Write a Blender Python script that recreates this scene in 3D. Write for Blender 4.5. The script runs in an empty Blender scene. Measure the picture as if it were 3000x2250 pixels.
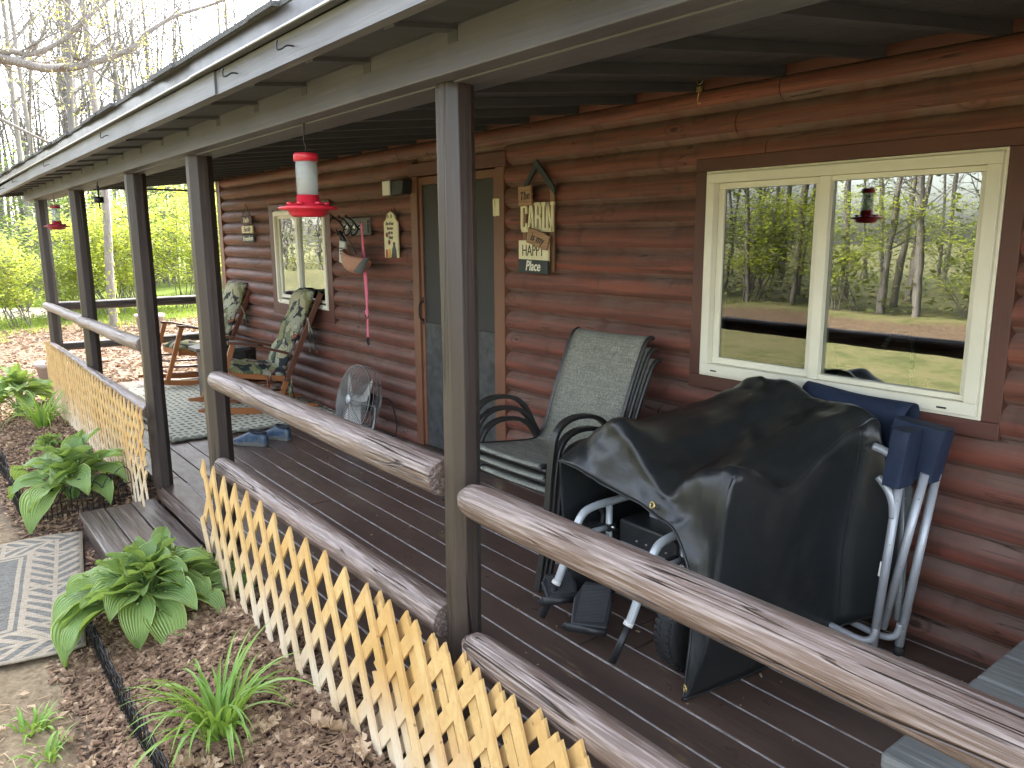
import bpy, math, random
from mathutils import Vector, Matrix, Euler, noise
random.seed(7)
V = Vector; PI = math.pi
scene = bpy.context.scene
COL = scene.collection

# ------------------------------------------------------------------ helpers
class MB:
    """collects vertices and faces; build() links them as ONE mesh object"""
    def __init__(s): s.v = []; s.f = []; s.sm = []; s.mi = []; s.m = 0
    def face(s, idx, smooth=False): s.f.append(tuple(idx)); s.sm.append(smooth); s.mi.append(s.m)
    def add(s, pts, faces, smooth=False):
        b = len(s.v); s.v.extend(V(p) for p in pts)
        for f in faces: s.face([b+i for i in f], smooth)
        return b
    def box(s, c, d, rot=None):
        c = V(c); h = V(d)*0.5; M = Euler(rot).to_matrix() if rot else None
        P = []
        for x in (-1, 1):
            for y in (-1, 1):
                for z in (-1, 1):
                    q = V((x*h.x, y*h.y, z*h.z)); P.append(c+(M @ q if M else q))
        s.add(P, [(0,1,3,2),(4,6,7,5),(0,4,5,1),(2,3,7,6),(0,2,6,4),(1,5,7,3)])
    def bx(s, x0, x1, y0, y1, z0, z1): s.box(((x0+x1)/2, (y0+y1)/2, (z0+z1)/2), (abs(x1-x0), abs(y1-y0), abs(z1-z0)))
    def bar(s, p0, p1, w, t, up=(0,0,1)):
        """rectangular bar from p0 to p1, width w across, thickness t along up"""
        p0 = V(p0); p1 = V(p1); a = (p1-p0).normalized(); u = V(up); b = a.cross(u)
        if b.length < 1e-5: b = a.cross(V((1,0,0)))
        b.normalize(); u = b.cross(a).normalized()
        P = [p+b*i*w/2+u*j*t/2 for p in (p0, p1) for i in (-1, 1) for j in (-1, 1)]
        s.add(P, [(0,1,3,2),(4,6,7,5),(0,4,5,1),(2,3,7,6),(0,2,6,4),(1,5,7,3)])
    def tube(s, pts, r, n=8, cap=True, smooth=True, closed=False):
        pts = [V(p) for p in pts]; k = len(pts)
        R = r if isinstance(r, (list, tuple)) else [r]*k
        t0 = (pts[1]-pts[0]).normalized()
        nrm = t0.orthogonal().normalized(); b0 = len(s.v); prev = t0
        for i, p in enumerate(pts):
            if closed: t = (pts[(i+1) % k]-pts[i-1]).normalized()
            elif i == 0: t = t0
            elif i == k-1: t = (pts[-1]-pts[-2]).normalized()
            else:
                t = (pts[i+1]-pts[i-1])
                t = t.normalized() if t.length > 1e-9 else prev
            q = prev.rotation_difference(t); nrm = (q @ nrm).normalized(); prev = t
            bn = t.cross(nrm)
            for j in range(n):
                a = 2*PI*j/n; s.v.append(p+(nrm*math.cos(a)+bn*math.sin(a))*R[i])
        for i in range(k if closed else k-1):
            i2 = (i+1) % k
            for j in range(n):
                j2 = (j+1) % n
                s.face((b0+i*n+j, b0+i*n+j2, b0+i2*n+j2, b0+i2*n+j), smooth)
        if cap and not closed:
            s.face([b0+j for j in range(n)][::-1]); s.face([b0+(k-1)*n+j for j in range(n)])
    def lathe(s, prof, c=(0,0,0), n=24, M=None, smooth=True):
        """prof: list of (radius, height); turned about z, moved by matrix M then c"""
        b = len(s.v); c = V(c)
        for r, h in prof:
            for j in range(n):
                a = 2*PI*j/n; q = V((r*math.cos(a), r*math.sin(a), h)); s.v.append(c+(M @ q if M else q))
        for i in range(len(prof)-1):
            for j in range(n):
                j2 = (j+1) % n; s.face((b+i*n+j, b+i*n+j2, b+(i+1)*n+j2, b+(i+1)*n+j), smooth)
        if prof[0][0] > 1e-5: s.face([b+j for j in range(n)][::-1])
        if prof[-1][0] > 1e-5: s.face([b+(len(prof)-1)*n+j for j in range(n)])
    def grid(s, rows, smooth=True):
        b = len(s.v); m = len(rows[0])
        for r in rows: s.v.extend(V(p) for p in r)
        for i in range(len(rows)-1):
            for j in range(m-1):
                s.face((b+i*m+j, b+i*m+j+1, b+(i+1)*m+j+1, b+(i+1)*m+j), smooth)
    def prism(s, poly, thick, M=None, c=(0,0,0)):
        """polygon in xy extruded along +z by thick, then placed"""
        n = len(poly); c = V(c)
        P = [V((x, y, 0)) for x, y in poly]+[V((x, y, thick)) for x, y in poly]
        if M: P = [M @ p for p in P]
        P = [p+c for p in P]
        s.add(P, [tuple(range(n))[::-1], tuple(range(n, 2*n))]+[(i, (i+1) % n, n+(i+1) % n, n+i) for i in range(n)])
    def quad(s, p, u, w, smooth=False): s.add([p-u-w, p+u-w, p+u+w, p-u+w], [(0,1,2,3)], smooth)
    def xf(s, M, start=0):
        for i in range(start, len(s.v)): s.v[i] = M @ s.v[i]
    def build(s, name, mat, parent=None, bevel=0, solid=0, sub=0):
        me = bpy.data.meshes.new(name)
        off = V((0,0,0))
        if parent is not None:
            q = parent
            while q is not None: off += V(q.get('_off', (0,0,0))); q = q.parent
        me.from_pydata([tuple(p-off) for p in s.v], [], s.f)
        for m in (mat if isinstance(mat, (list, tuple)) else [mat]): me.materials.append(m)
        me.polygons.foreach_set('use_smooth', s.sm)
        me.polygons.foreach_set('material_index', s.mi)
        me.update()
        o = bpy.data.objects.new(name, me); COL.objects.link(o)
        if parent is not None: o.parent = parent
        if bevel:
            b = o.modifiers.new('b', 'BEVEL'); b.width = bevel; b.segments = 2; b.limit_method = 'ANGLE'; b.angle_limit = 0.6
        if solid:
            b = o.modifiers.new('s', 'SOLIDIFY'); b.thickness = solid; b.offset = 0
        if sub:
            b = o.modifiers.new('u', 'SUBSURF'); b.levels = sub; b.render_levels = sub
        return o

def tag(o, label, cat, group=None, kind=None):
    if kind: o['kind'] = kind
    if label: o['label'] = label
    if cat: o['category'] = cat
    if group: o['group'] = group
    return o
def thing(name, loc, label, cat, group=None, rz=0, local=False):
    """an Empty at the thing's base; parts are given in world coordinates unless local"""
    o = bpy.data.objects.new(name, None); COL.objects.link(o); o.location = loc; o.rotation_euler = (0, 0, rz)
    o.empty_display_size = 0.1
    o['_off'] = (0.0, 0.0, 0.0) if local else tuple(float(q) for q in loc)
    return tag(o, label, cat, group)
def struct(o): o['kind'] = 'structure'; return o
def dup(root, loc, rz, label, group=None, scale=None):
    r = root.copy(); COL.objects.link(r); r.location = loc; r.rotation_euler = (0, 0, rz); r['label'] = label
    if group: r['group'] = group
    if scale: r.scale = (scale,)*3
    for ch in root.children:
        c = ch.copy(); COL.objects.link(c); c.parent = r
        for g in ch.children:
            d = g.copy(); COL.objects.link(d); d.parent = c
    return r
def cr(p0, p1, p2, p3, t):
    return 0.5*((2*p1)+(p2-p0)*t+(2*p0-5*p1+4*p2-p3)*t*t+(3*p1-p0-3*p2+p3)*t*t*t)
def spline(pts, k=6):
    pts = [V(p) for p in pts]; out = []
    for i in range(len(pts)-1):
        a = pts[max(i-1, 0)]; d = pts[min(i+2, len(pts)-1)]
        for j in range(k): out.append(cr(a, pts[i], pts[i+1], d, j/k))
    out.append(pts[-1]); return out
def upgrid(rows, k=6):
    r2 = [spline(r, k) for r in rows]
    cols = [spline([r[j] for r in r2], k) for j in range(len(r2[0]))]
    return [[cols[j][i] for j in range(len(cols))] for i in range(len(cols[0]))]
def sstep(a, b, x):
    t = min(1, max(0, (x-a)/(b-a))); return t*t*(3-2*t)
def arc(c, u, w, r, a0, a1, n=10):
    c = V(c); u = V(u); w = V(w)
    return [c+(u*math.cos(a0+(a1-a0)*i/n)+w*math.sin(a0+(a1-a0)*i/n))*r for i in range(n+1)]

# ------------------------------------------------------------------ materials
class NT:
    def __init__(s, name):
        s.mat = bpy.data.materials.new(name); s.mat.use_nodes = True; s.t = s.mat.node_tree; s.t.nodes.clear()
        s.out = s.t.nodes.new('ShaderNodeOutputMaterial')
        s.tc = s.t.nodes.new('ShaderNodeTexCoord')
    def n(s, typ, props=None, **inp):
        nd = s.t.nodes.new('ShaderNode'+typ)
        for k, v in (props or {}).items(): setattr(nd, k, v)
        for k, v in inp.items():
            key = int(k[1:]) if k[0] == 'i' and k[1:].isdigit() else k.replace('_', ' ')
            if hasattr(v, 'is_output') or isinstance(v, bpy.types.NodeSocket): s.t.links.new(v, nd.inputs[key])
            else:
                try: nd.inputs[key].default_value = v
                except (TypeError, ValueError): nd.inputs[key].default_value = (*v, 1)
        return nd
    def math(s, op, a, b=0.0, c=None):
        kw = dict(i0=a, i1=b)
        if c is not None: kw['i2'] = c
        return s.n('Math', {'operation': op}, **kw).outputs[0]
    def co(s, scale=(1,1,1), loc=(0,0,0), rot=(0,0,0), src='Object'):
        return s.n('Mapping', None, Vector=s.tc.outputs[src], Scale=scale, Location=loc, Rotation=rot).outputs[0]
    def xyz(s):
        q = s.n('SeparateXYZ', None, i0=s.tc.outputs['Object']); return q.outputs[0], q.outputs[1], q.outputs[2]
    def noise(s, vec, scale=5, detail=4, rough=.55, dist=0):
        return s.n('TexNoise', None, Vector=vec, Scale=scale, Detail=detail, Roughness=rough, Distortion=dist).outputs['Fac']
    def ramp(s, fac, stops, interp='LINEAR'):
        nd = s.n('ValToRGB', None, Fac=fac); cr_ = nd.color_ramp; cr_.interpolation = interp
        while len(cr_.elements) < len(stops): cr_.elements.new(0.5)
        for e, (p, c) in zip(cr_.elements, stops):
            e.position = p; e.color = (*c, 1) if not isinstance(c, (int, float)) else (c, c, c, 1)
        return nd.outputs[0]
    def mix(s, fac, a, b, mode='MIX'):
        nd = s.n('Mix', {'data_type': 'RGBA', 'blend_type': mode})
        for i, v in ((0, fac), (6, a), (7, b)):
            if isinstance(v, bpy.types.NodeSocket): s.t.links.new(v, nd.inputs[i])
            elif i == 0: nd.inputs[0].default_value = v
            else: nd.inputs[i].default_value = (*v, 1)
        return nd.outputs[2]
    def bump(s, h, strength=.3, dist=.01, normal=None):
        kw = dict(Height=h, Strength=strength, Distance=dist)
        if normal is not None: kw['Normal'] = normal
        return s.n('Bump', None, **kw).outputs[0]
    def bsdf(s, col, rough=.5, normal=None, metal=0, spec=.5, trans=None, sss=None, coat=0):
        kw = dict(Base_Color=col, Roughness=rough, Metallic=metal, Specular_IOR_Level=spec)
        if normal is not None: kw['Normal'] = normal
        if coat: kw['Coat_Weight'] = coat; kw['Coat_Roughness'] = .2
        p = s.n('BsdfPrincipled', None, **kw).outputs[0]
        if trans is not None:
            w, tcol = trans
            tr = s.n('BsdfTranslucent', None, Color=tcol).outputs[0]
            p = s.n('MixShader', None, i0=w, i1=p, i2=tr).outputs[0]
        s.t.links.new(p, s.out.inputs[0]); return s.mat

def m_plain(name, c, rough=.5, var=.15, scale=12, bump=.1, metal=0, spec=.5, stretch=(1,1,1), bd=.003):
    t = NT(name); n = t.noise(t.co(stretch), scale, 5, .6)
    n2 = t.noise(t.co(stretch), scale*5, 3, .6)
    lo = tuple(q*(1-var) for q in c); hi = tuple(min(1, q*(1+var)) for q in c)
    r = t.math('MULTIPLY_ADD', n2, .18, rough-.09)
    return t.bsdf(t.ramp(n, [(.3, lo), (.7, hi)]), r, t.bump(t.math('ADD', n, n2), bump, bd), metal, spec)

def m_paintwood(name, c, axis=0, rough=.42, worn=(.2,.16,.14), wear=.62, bump=.5, crack=True, gs=1.0, bd=.006):
    """painted rough wood, grain along axis, paint worn in streaks, long dark checks"""
    t = NT(name)
    sc = [26*gs]*3; sc[axis] = 1.1*gs; g = t.noise(t.co(tuple(sc)), 1.0, 6, .65, .3)
    sc2 = [70*gs]*3; sc2[axis] = 3*gs; g2 = t.noise(t.co(tuple(sc2)), 1.0, 3, .6)
    big = t.noise(t.co((1.6,)*3), 1.5, 3)
    col = t.ramp(big, [(.3, tuple(q*.8 for q in c)), (.7, tuple(q*1.25 for q in c))])
    col = t.mix(t.ramp(g2, [(wear-.08, 0), (wear+.1, .85)]), col, worn)
    h = t.math('ADD', t.math('MULTIPLY', g, 1.0), t.math('MULTIPLY', g2, .5))
    if crack:
        sc3 = [15*gs]*3; sc3[axis] = .42*gs
        k = t.noise(t.co(tuple(sc3), (3.1, 1.7, .4)), 1.0, 2, .5, .6)
        cr1 = t.ramp(t.math('ABSOLUTE', t.math('SUBTRACT', k, .5)), [(0, 0), (.016, 1)])
        msk = t.ramp(t.noise(t.co((1.3,)*3, (5, 2, 1)), 1.4, 2), [(.47, 0), (.56, 1)])
        crk = t.math('MULTIPLY', t.math('SUBTRACT', 1.0, cr1), msk)
        col = t.mix(crk, col, (.012, .009, .008)); h = t.math('SUBTRACT', h, t.math('MULTIPLY', crk, 1.6))
    return t.bsdf(col, t.math('MULTIPLY_ADD', g2, .3, rough-.15), t.bump(h, bump, bd))

M = {}
M['paint_x'] = m_paintwood('brown_paint_along', (.088, .058, .045), 0, .47, (.23,.19,.17), .60, .8)
M['paint_y'] = m_paintwood('brown_paint_across', (.06, .043, .036), 1, .45, (.12,.095,.085), .66, .5)
M['paint_z'] = m_paintwood('brown_paint_upright', (.040, .029, .024), 2, .40, (.085,.066,.057), .70, .5, gs=.7)
M['rail_w'] = m_paintwood('weathered_rail_paint', (.118, .079, .061), 0, .38, (.29,.232,.205), .545, 1.0, gs=1.9, bd=.005)
M['rail_backlit'] = m_paintwood('backlit_rail_paint', (.05, .04, .035), 1, .42, (.14,.12,.1), .62, .8)  # darker than the other rails: backlit shade put into the paint colour
M['fascia'] = m_paintwood('fascia_paint', (.115, .115, .120), 0, .5, (.19,.19,.195), .6, .5, False, gs=.6)
M['soffit'] = m_plain('soffit_paint', (.046, .047, .052), .6, .25, 6, .2, stretch=(1, .2, 1))
M['beamp'] = m_paintwood('beam_paint', (.082, .079, .090), 0, .5, (.12,.118,.128), .66, .3, False, gs=.6)
M['gutter'] = m_plain('gutter_brown_metal', (.055, .050, .049), .35, .12, 4, .03, .3)
M['gutter_lip'] = m_plain('bright_gutter_lip', (.45, .45, .46), .3, .1, 4, .03, .6)

def m_logs():
    t = NT('stained_log_siding'); x, y, z = t.xyz()
    zz = t.math('DIVIDE', t.math('SUBTRACT', z, .066), .122)
    k = t.math('FLOOR', zz); fr = t.math('FRACT', zz)
    wn = t.n('TexWhiteNoise', {'noise_dimensions': '1D'}, W=k).outputs['Value']
    cmb = t.n('CombineXYZ', None, X=t.math('ADD', x, t.math('MULTIPLY', wn, 37.0)), Y=t.math('MULTIPLY', y, 1.0), Z=z).outputs[0]
    g = t.noise(t.n('Mapping', None, Vector=cmb, Scale=(1.5, 24, 34)).outputs[0], 1, 5, .6, .4)
    g2 = t.noise(t.n('Mapping', None, Vector=cmb, Scale=(5, 80, 110)).outputs[0], 1, 3, .6)
    big = t.noise(t.n('Mapping', None, Vector=cmb, Scale=(.9, 3, 5)).outputs[0], 1, 4, .6)
    stain = t.noise(t.n('Mapping', None, Vector=cmb, Scale=(4.5, 2, 1.5)).outputs[0], 1, 4, .65)
    col = t.ramp(big, [(.25, (.090, .031, .024)), (.5, (.182, .053, .037)), (.75, (.265, .075, .045))])
    col = t.mix(t.math('MULTIPLY', wn, .45), col, (.18, .066, .043))
    col = t.mix(t.ramp(g, [(.38, .85), (.58, 0)]), col, (.075, .033, .024))
    col = t.mix(t.ramp(g2, [(.55, 0), (.75, .5)]), col, (.30, .115, .062))
    # upper half of each log: greyed stain, plus sky reflection put into the colour
    topmask = t.math('MULTIPLY', t.ramp(fr, [(.40, .08), (.72, .72), (1, .7)]), t.ramp(stain, [(.28, .25), (.6, 1)]))
    col = t.mix(topmask, col, (.245, .180, .150))
    drip = t.ramp(t.noise(t.n('Mapping', None, Vector=cmb, Scale=(9, 1, 2.5)).outputs[0], 1, 3, .6), [(.58, 0), (.72, .55)])
    col = t.mix(drip, col, (.05, .032, .026))
    chk = t.noise(t.n('Mapping', None, Vector=cmb, Scale=(.7, 9, 16)).outputs[0], 1, 2, .5, .5)
    chk = t.math('MULTIPLY', t.ramp(t.math('ABSOLUTE', t.math('SUBTRACT', chk, .5)), [(.004, 1), (.014, 0)]), t.ramp(stain, [(.5, 0), (.6, 1)]))
    col = t.mix(t.math('MULTIPLY', chk, .85), col, (.022, .012, .009))
    vor = t.n('TexVoronoi', {'feature': 'F1'}, Vector=t.n('Mapping', None, Vector=cmb, Scale=(2.9, .1, 6.2)).outputs[0], Scale=1.0).outputs['Distance']
    kn = t.math('ADD', t.ramp(vor, [(.05, 1), (.085, 0)]), t.ramp(t.math('ABSOLUTE', t.math('SUBTRACT', vor, .15)), [(.008, .4), (.03, 0)]))
    col = t.mix(t.math('MULTIPLY', kn, .8), col, (.03, .016, .012))
    h = t.math('ADD', t.math('MULTIPLY', g, .7), t.math('MULTIPLY', g2, .5))
    h = t.math('ADD', h, t.math('MULTIPLY', kn, .5))
    return t.bsdf(col, t.math('MULTIPLY_ADD', g2, .25, .46), t.bump(h, .4, .004), 0, .32)
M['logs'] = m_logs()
M['trimred'] = m_paintwood('red_brown_trim', (.095, .034, .024), 2, .5, (.16,.07,.05), .72, .25, False, gs=.6)
M['trimred_x'] = m_paintwood('red_brown_trim_level', (.10, .036, .026), 0, .5, (.16,.07,.05), .72, .25, False, gs=.6)
M['trimorange'] = m_paintwood('orange_brown_jamb', (.155, .066, .036), 2, .5, (.24,.12,.07), .70, .25, False, gs=.6)
M['vinyl'] = m_plain('almond_vinyl', (.80, .77, .63), .4, .06, 3, .03)
def m_deck():
    t = NT('brown_deck_paint'); x, y, z = t.xyz()
    yy = t.math('DIVIDE', t.math('SUBTRACT', y, 1.2453-.1425*2), .1425)
    wn = t.n('TexWhiteNoise', {'noise_dimensions': '1D'}, W=t.math('FLOOR', yy)).outputs['Value']
    cmb = t.n('CombineXYZ', None, X=t.math('ADD', x, t.math('MULTIPLY', wn, 23.0)), Y=y, Z=z).outputs[0]
    g = t.noise(t.n('Mapping', None, Vector=cmb, Scale=(1.2, 36, 10)).outputs[0], 1, 5, .65, .5)
    g2 = t.noise(t.n('Mapping', None, Vector=cmb, Scale=(5, 130, 20)).outputs[0], 1, 3, .6)
    big = t.noise(t.co((1.3, 4, 1)), 1.2, 4, .6)
    col = t.ramp(big, [(.3, (.064, .042, .033)), (.7, (.112, .074, .056))])
    col = t.mix(t.ramp(g2, [(.62, 0), (.78, .55)]), col, (.14, .11, .10))
    # scuffed bare patches
    pt = t.math('MULTIPLY', t.ramp(t.noise(t.co((2.2, 5, 1), (9.3, 4.1, 0)), 1, 3, .5), [(.60, 0), (.68, 1)]), t.ramp(t.noise(t.co((9, 60, 1)), 1, 4, .7), [(.52, 0), (.62, 1)]))
    col = t.mix(t.math('MULTIPLY', pt, .75), col, (.24, .165, .085))
    rough = t.math('MULTIPLY_ADD', t.noise(t.co((3, 7, 1)), 2, 5, .7), .5, .10)
    h = t.math('ADD', g, t.math('MULTIPLY', g2, .6))
    return t.bsdf(col, rough, t.bump(h, .45, .003), 0, .5)
M['deck'] = m_deck()
M['joint'] = m_plain('pale_board_joint', (.42, .39, .37), .7, .45, 25, .4)  # gap dust plus sky reflected off worn board edges, put into a pale colour
M['stepwood'] = m_paintwood('worn_step_paint', (.062, .046, .038), 0, .33, (.165,.13,.105), .57, 1.0, False, gs=.8)
M['lattice'] = None
def m_lattice():
    t = NT('raw_pine_slat'); x, y, z = t.xyz()
    g = t.noise(t.co((16, 40, 9)), 1.5, 5, .65, 1.5); b = t.noise(t.co((2.2, 2, 2.2)), 1.2, 3)
    oi = t.n('TexNoise', None, Vector=t.co((9, 9, .8)), Scale=1.0).outputs['Fac']
    col = t.ramp(b, [(.3, (.50, .305, .105)), (.55, (.58, .40, .175)), (.75, (.50, .27, .075))])
    col = t.mix(t.ramp(g, [(.35, .55), (.6, 0)]), col, (.40, .24, .09))
    col = t.mix(t.math('MULTIPLY', t.ramp(z, [(-.05, .7), (.24, 0)]), t.ramp(oi, [(.35, .4), (.6, 1)])), col, (.62, .56, .45))
    col = t.mix(t.ramp(t.noise(t.co((60, 20, 30)), 1, 2), [(.70, 0), (.76, .8)]), col, (.16, .09, .04))
    return t.bsdf(col, .7, t.bump(g, .4, .003), 0, .25)
M['lattice'] = m_lattice()
def m_sheet(name, c1, c2, sc, rough=.6):
    t = NT(name); n = t.noise(t.co((sc, sc, sc)), 1, 4, .6, .8); return t.bsdf(t.ramp(n, [(.35, c1), (.65, c2)]), rough, t.bump(n, .25, .004))
M['kick'] = m_sheet('dark_pressed_board', (.028, .030, .031), (.064, .067, .068), 14)
M['blk_metal'] = m_plain('black_metal', (.012, .012, .013), .4, .2, 20, .05, .4)
M['blk_plastic'] = m_plain('black_plastic', (.022, .023, .024), .42, .2, 20, .08)
M['rubber'] = m_plain('black_rubber', (.020, .020, .020), .75, .2, 40, .2)
M['silver'] = m_plain('silver_paint', (.46, .49, .50), .32, .06, 10, .02, .2)
M['alu'] = m_plain('grey_aluminium', (.42, .44, .47), .36, .06, 10, .02, .25)
M['brass'] = m_plain('brass', (.60, .45, .18), .3, .1, 20, .03, .9)
M['steel'] = m_plain('bright_steel', (.55, .55, .52), .28, .1, 20, .03, .9)
M['red'] = m_plain('red_plastic', (.52, .018, .035), .3, .08, 8, .02)
M['dkred'] = m_plain('dark_red_plastic', (.26, .012, .022), .35, .08, 8, .02)
M['cream'] = m_plain('cream_paint', (.72, .66, .42), .55, .1, 20, .1)
M['pinkweb'] = m_plain('pink_webbing', (.72, .16, .26), .7, .08, 60, .3)
M['tan'] = m_plain('tan_cloth', (.47, .25, .17), .8, .12, 30, .2)
M['greycloth'] = m_plain('grey_cloth', (.12, .13, .13), .8, .12, 60, .2)
M['navy'] = m_plain('navy_canvas', (.012, .023, .056), .75, .12, 90, .35, bd=.001)
M['rockwood'] = m_paintwood('amber_rocker_wood', (.33, .125, .040), 1, .34, (.40,.17,.06), .7, .2, False, gs=.8)
M['rockdark'] = m_paintwood('dark_rocker_wood', (.115, .042, .022), 2, .34, (.17,.07,.03), .7, .2, False, gs=.8)
M['tabledk'] = m_plain('dark_table_stain', (.040, .037, .036), .38, .25, 8, .2, stretch=(1, 1, .2))
M['bench'] = m_paintwood('weathered_bench', (.135, .14, .13), 0, .62, (.22,.225,.21), .58, .6, False, gs=1.1)
M['taupe'] = m_plain('taupe_plastic', (.33, .27, .23), .5, .08, 6, .05)
M['white'] = m_plain('white_plastic', (.78, .76, .70), .4, .06, 6, .03)
M['text_dk'] = m_plain('dark_lettering', (.02, .022, .022), .6, .1, 30, .02)
M['text_lt'] = m_plain('cream_lettering', (.80, .77, .62), .6, .05, 30, .02)
M['slate'] = m_plain('slate_board', (.024, .034, .035), .6, .15, 20, .1)
M['oldwood'] = m_paintwood('brown_grained_board', (.36, .215, .115), 0, .65, (.24,.13,.07), .55, .4, False, gs=1.6)
M['barnwood'] = m_paintwood('brown_slat', (.22, .115, .06), 2, .6, (.28,.16,.09), .62, .3, False)
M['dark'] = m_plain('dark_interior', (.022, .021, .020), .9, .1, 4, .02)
def m_vinylcover():
    t = NT('black_vinyl'); n = t.noise(t.co((5, 5, 5)), 1, 5, .6, .8); f = t.noise(t.co((320, 320, 320)), 1, 2)
    d = t.noise(t.co((3, 4, 3), (2, 0, 1)), 1.3, 5, .65)
    col = t.mix(t.ramp(d, [(.52, 0), (.78, .5)]), (.018, .020, .021), (.052, .050, .042))
    return t.bsdf(col, t.math('MULTIPLY_ADD', d, .3, .20), t.bump(t.math('ADD', n, t.math('MULTIPLY', f, .06)), .35, .012), 0, .55)
M['vinylcover'] = m_vinylcover()
def m_sling():
    t = NT('grey_sling_weave')
    a = t.noise(t.co((260, 260, 9)), 1, 3, .7); b = t.noise(t.co((9, 9, 260)), 1, 3, .7); c = t.noise(t.co((200, 30, 30)), 1, 3, .7)
    f = t.math('ADD', t.math('MULTIPLY', a, .5), t.math('ADD', t.math('MULTIPLY', b, .28), t.math('MULTIPLY', c, .22)))
    return t.bsdf(t.ramp(f, [(.36, (.07, .073, .062)), (.5, (.185, .187, .155)), (.63, (.37, .37, .30))]), .75, t.bump(f, .3, .001))
M['sling'] = m_sling()
M['chairframe'] = m_plain('charcoal_frame', (.055, .052, .050), .38, .1, 10, .02, .5)
def m_floral():
    t = NT('tropical_leaf_print'); w = t.noise(t.co((7, 7, 7)), 1, 3, .5)
    vec = t.n('VectorMath', {'operation': 'ADD'}, i0=t.co((9, 9, 6)), i1=t.n('VectorMath', {'operation': 'SCALE'}, i0=t.n('TexNoise', None, Vector=t.co((6, 6, 6)), Scale=1.0, Detail=2.0).outputs['Color'], Scale=2.2).outputs[0]).outputs[0]
    v = t.n('TexVoronoi', {'feature': 'F1'}, Vector=vec, Scale=1.35)
    cell = t.n('SeparateXYZ', None, i0=v.outputs['Color']).outputs[0]
    col = t.ramp(cell, [(0, (.030, .036, .040)), (.16, (.27, .27, .12)), (.38, (.44, .41, .25)), (.58, (.10, .13, .07)), (.70, (.36, .14, .085)), (.78, (.40, .40, .28)), (.92, (.20, .21, .12))], 'CONSTANT')
    st = t.n('TexWave', {'wave_type': 'BANDS'}, Vector=vec, Scale=4.2, Distortion=4.0, Detail=2.0).outputs['Fac']
    col = t.mix(t.ramp(st, [(.10, .75), (.28, 0)]), col, (.035, .042, .040))
    col = t.mix(t.ramp(v.outputs['Distance'], [(.60, 0), (.72, 1)]), col, (.030, .034, .040))
    return t.bsdf(col, .85, t.bump(t.noise(t.co((16, 16, 16)), 1, 4), .5, .012), 0, .2)
M['floral'] = m_floral()
def m_braid():
    t = NT('braided_rug_yarn')
    v = t.n('TexVoronoi', {'feature': 'DISTANCE_TO_EDGE'}, Vector=t.co((11.5, 19, 1)), Scale=1.0, Randomness=.35).outputs['Distance']
    k = t.noise(t.co((90, 90, 90)), 1, 3)
    f = t.math('ADD', v, t.math('MULTIPLY_ADD', k, .3, -.15))
    col = t.ramp(f, [(.08, (.62, .60, .48)), (.19, (.52, .51, .41)), (.27, (.25, .26, .20)), (.5, (.17, .18, .14))])
    return t.bsdf(col, .9, t.bump(t.math('ADD', t.math('MULTIPLY', v, -1.0), t.math('MULTIPLY', k, .4)), .8, .012), 0, .1)
M['braid'] = m_braid()
M['braidedge'] = m_plain('rug_edge_yarn', (.24, .25, .19), .9, .35, 40, .5)
def m_mat(hx, hy):
    t = NT('patterned_outdoor_mat'); x, y, z = t.xyz()
    dx = t.math('SUBTRACT', hx, t.math('ABSOLUTE', x)); dy = t.math('SUBTRACT', hy, t.math('ABSOLUTE', y))
    d = t.math('MINIMUM', dx, dy); s = t.mix(t.math('LESS_THAN', dx, dy), t.n('CombineXYZ', None, X=x).outputs[0], t.n('CombineXYZ', None, X=y).outputs[0])
    s = t.n('SeparateXYZ', None, i0=s).outputs[0]
    vv = t.math('ABSOLUTE', t.math('SUBTRACT', d, .125))
    def band(a, b, q): return t.math('MULTIPLY', t.math('GREATER_THAN', q, a), t.math('LESS_THAN', q, b))
    leafp = t.math('FRACT', t.math('DIVIDE', t.math('ADD', s, t.math('MULTIPLY', vv, .95)), .086))
    taper = t.math('MULTIPLY_ADD', vv, -2.2, .66)
    dark = t.math('MULTIPLY', t.math('LESS_THAN', leafp, taper), band(.018, .235, d))
    dark = t.math('MULTIPLY', dark, t.math('GREATER_THAN', vv, .010))
    cross = t.math('FRACT', t.math('DIVIDE', s, .43)); dark = t.math('MULTIPLY', dark, t.math('GREATER_THAN', cross, .05))
    inner = t.math('GREATER_THAN', d, .300); line = band(.262, .279, d)
    dark = t.math('MAXIMUM', dark, t.math('MAXIMUM', inner, line))
    wv = t.noise(t.co((240, 30, 1)), 1, 3, .7)
    cd = t.ramp(wv, [(.4, (.085, .080, .068)), (.65, (.20, .19, .165))]); cl = t.ramp(wv, [(.4, (.23, .19, .135)), (.65, (.35, .30, .225))])
    rib = t.n('TexWave', {'wave_type': 'BANDS', 'bands_direction': 'Y'}, Vector=t.co((1, 1, 1)), Scale=55.0).outputs['Fac']
    return t.bsdf(t.mix(dark, cl, cd), .9, t.bump(t.math('ADD', rib, wv), .4, .003), 0, .1)
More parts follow.
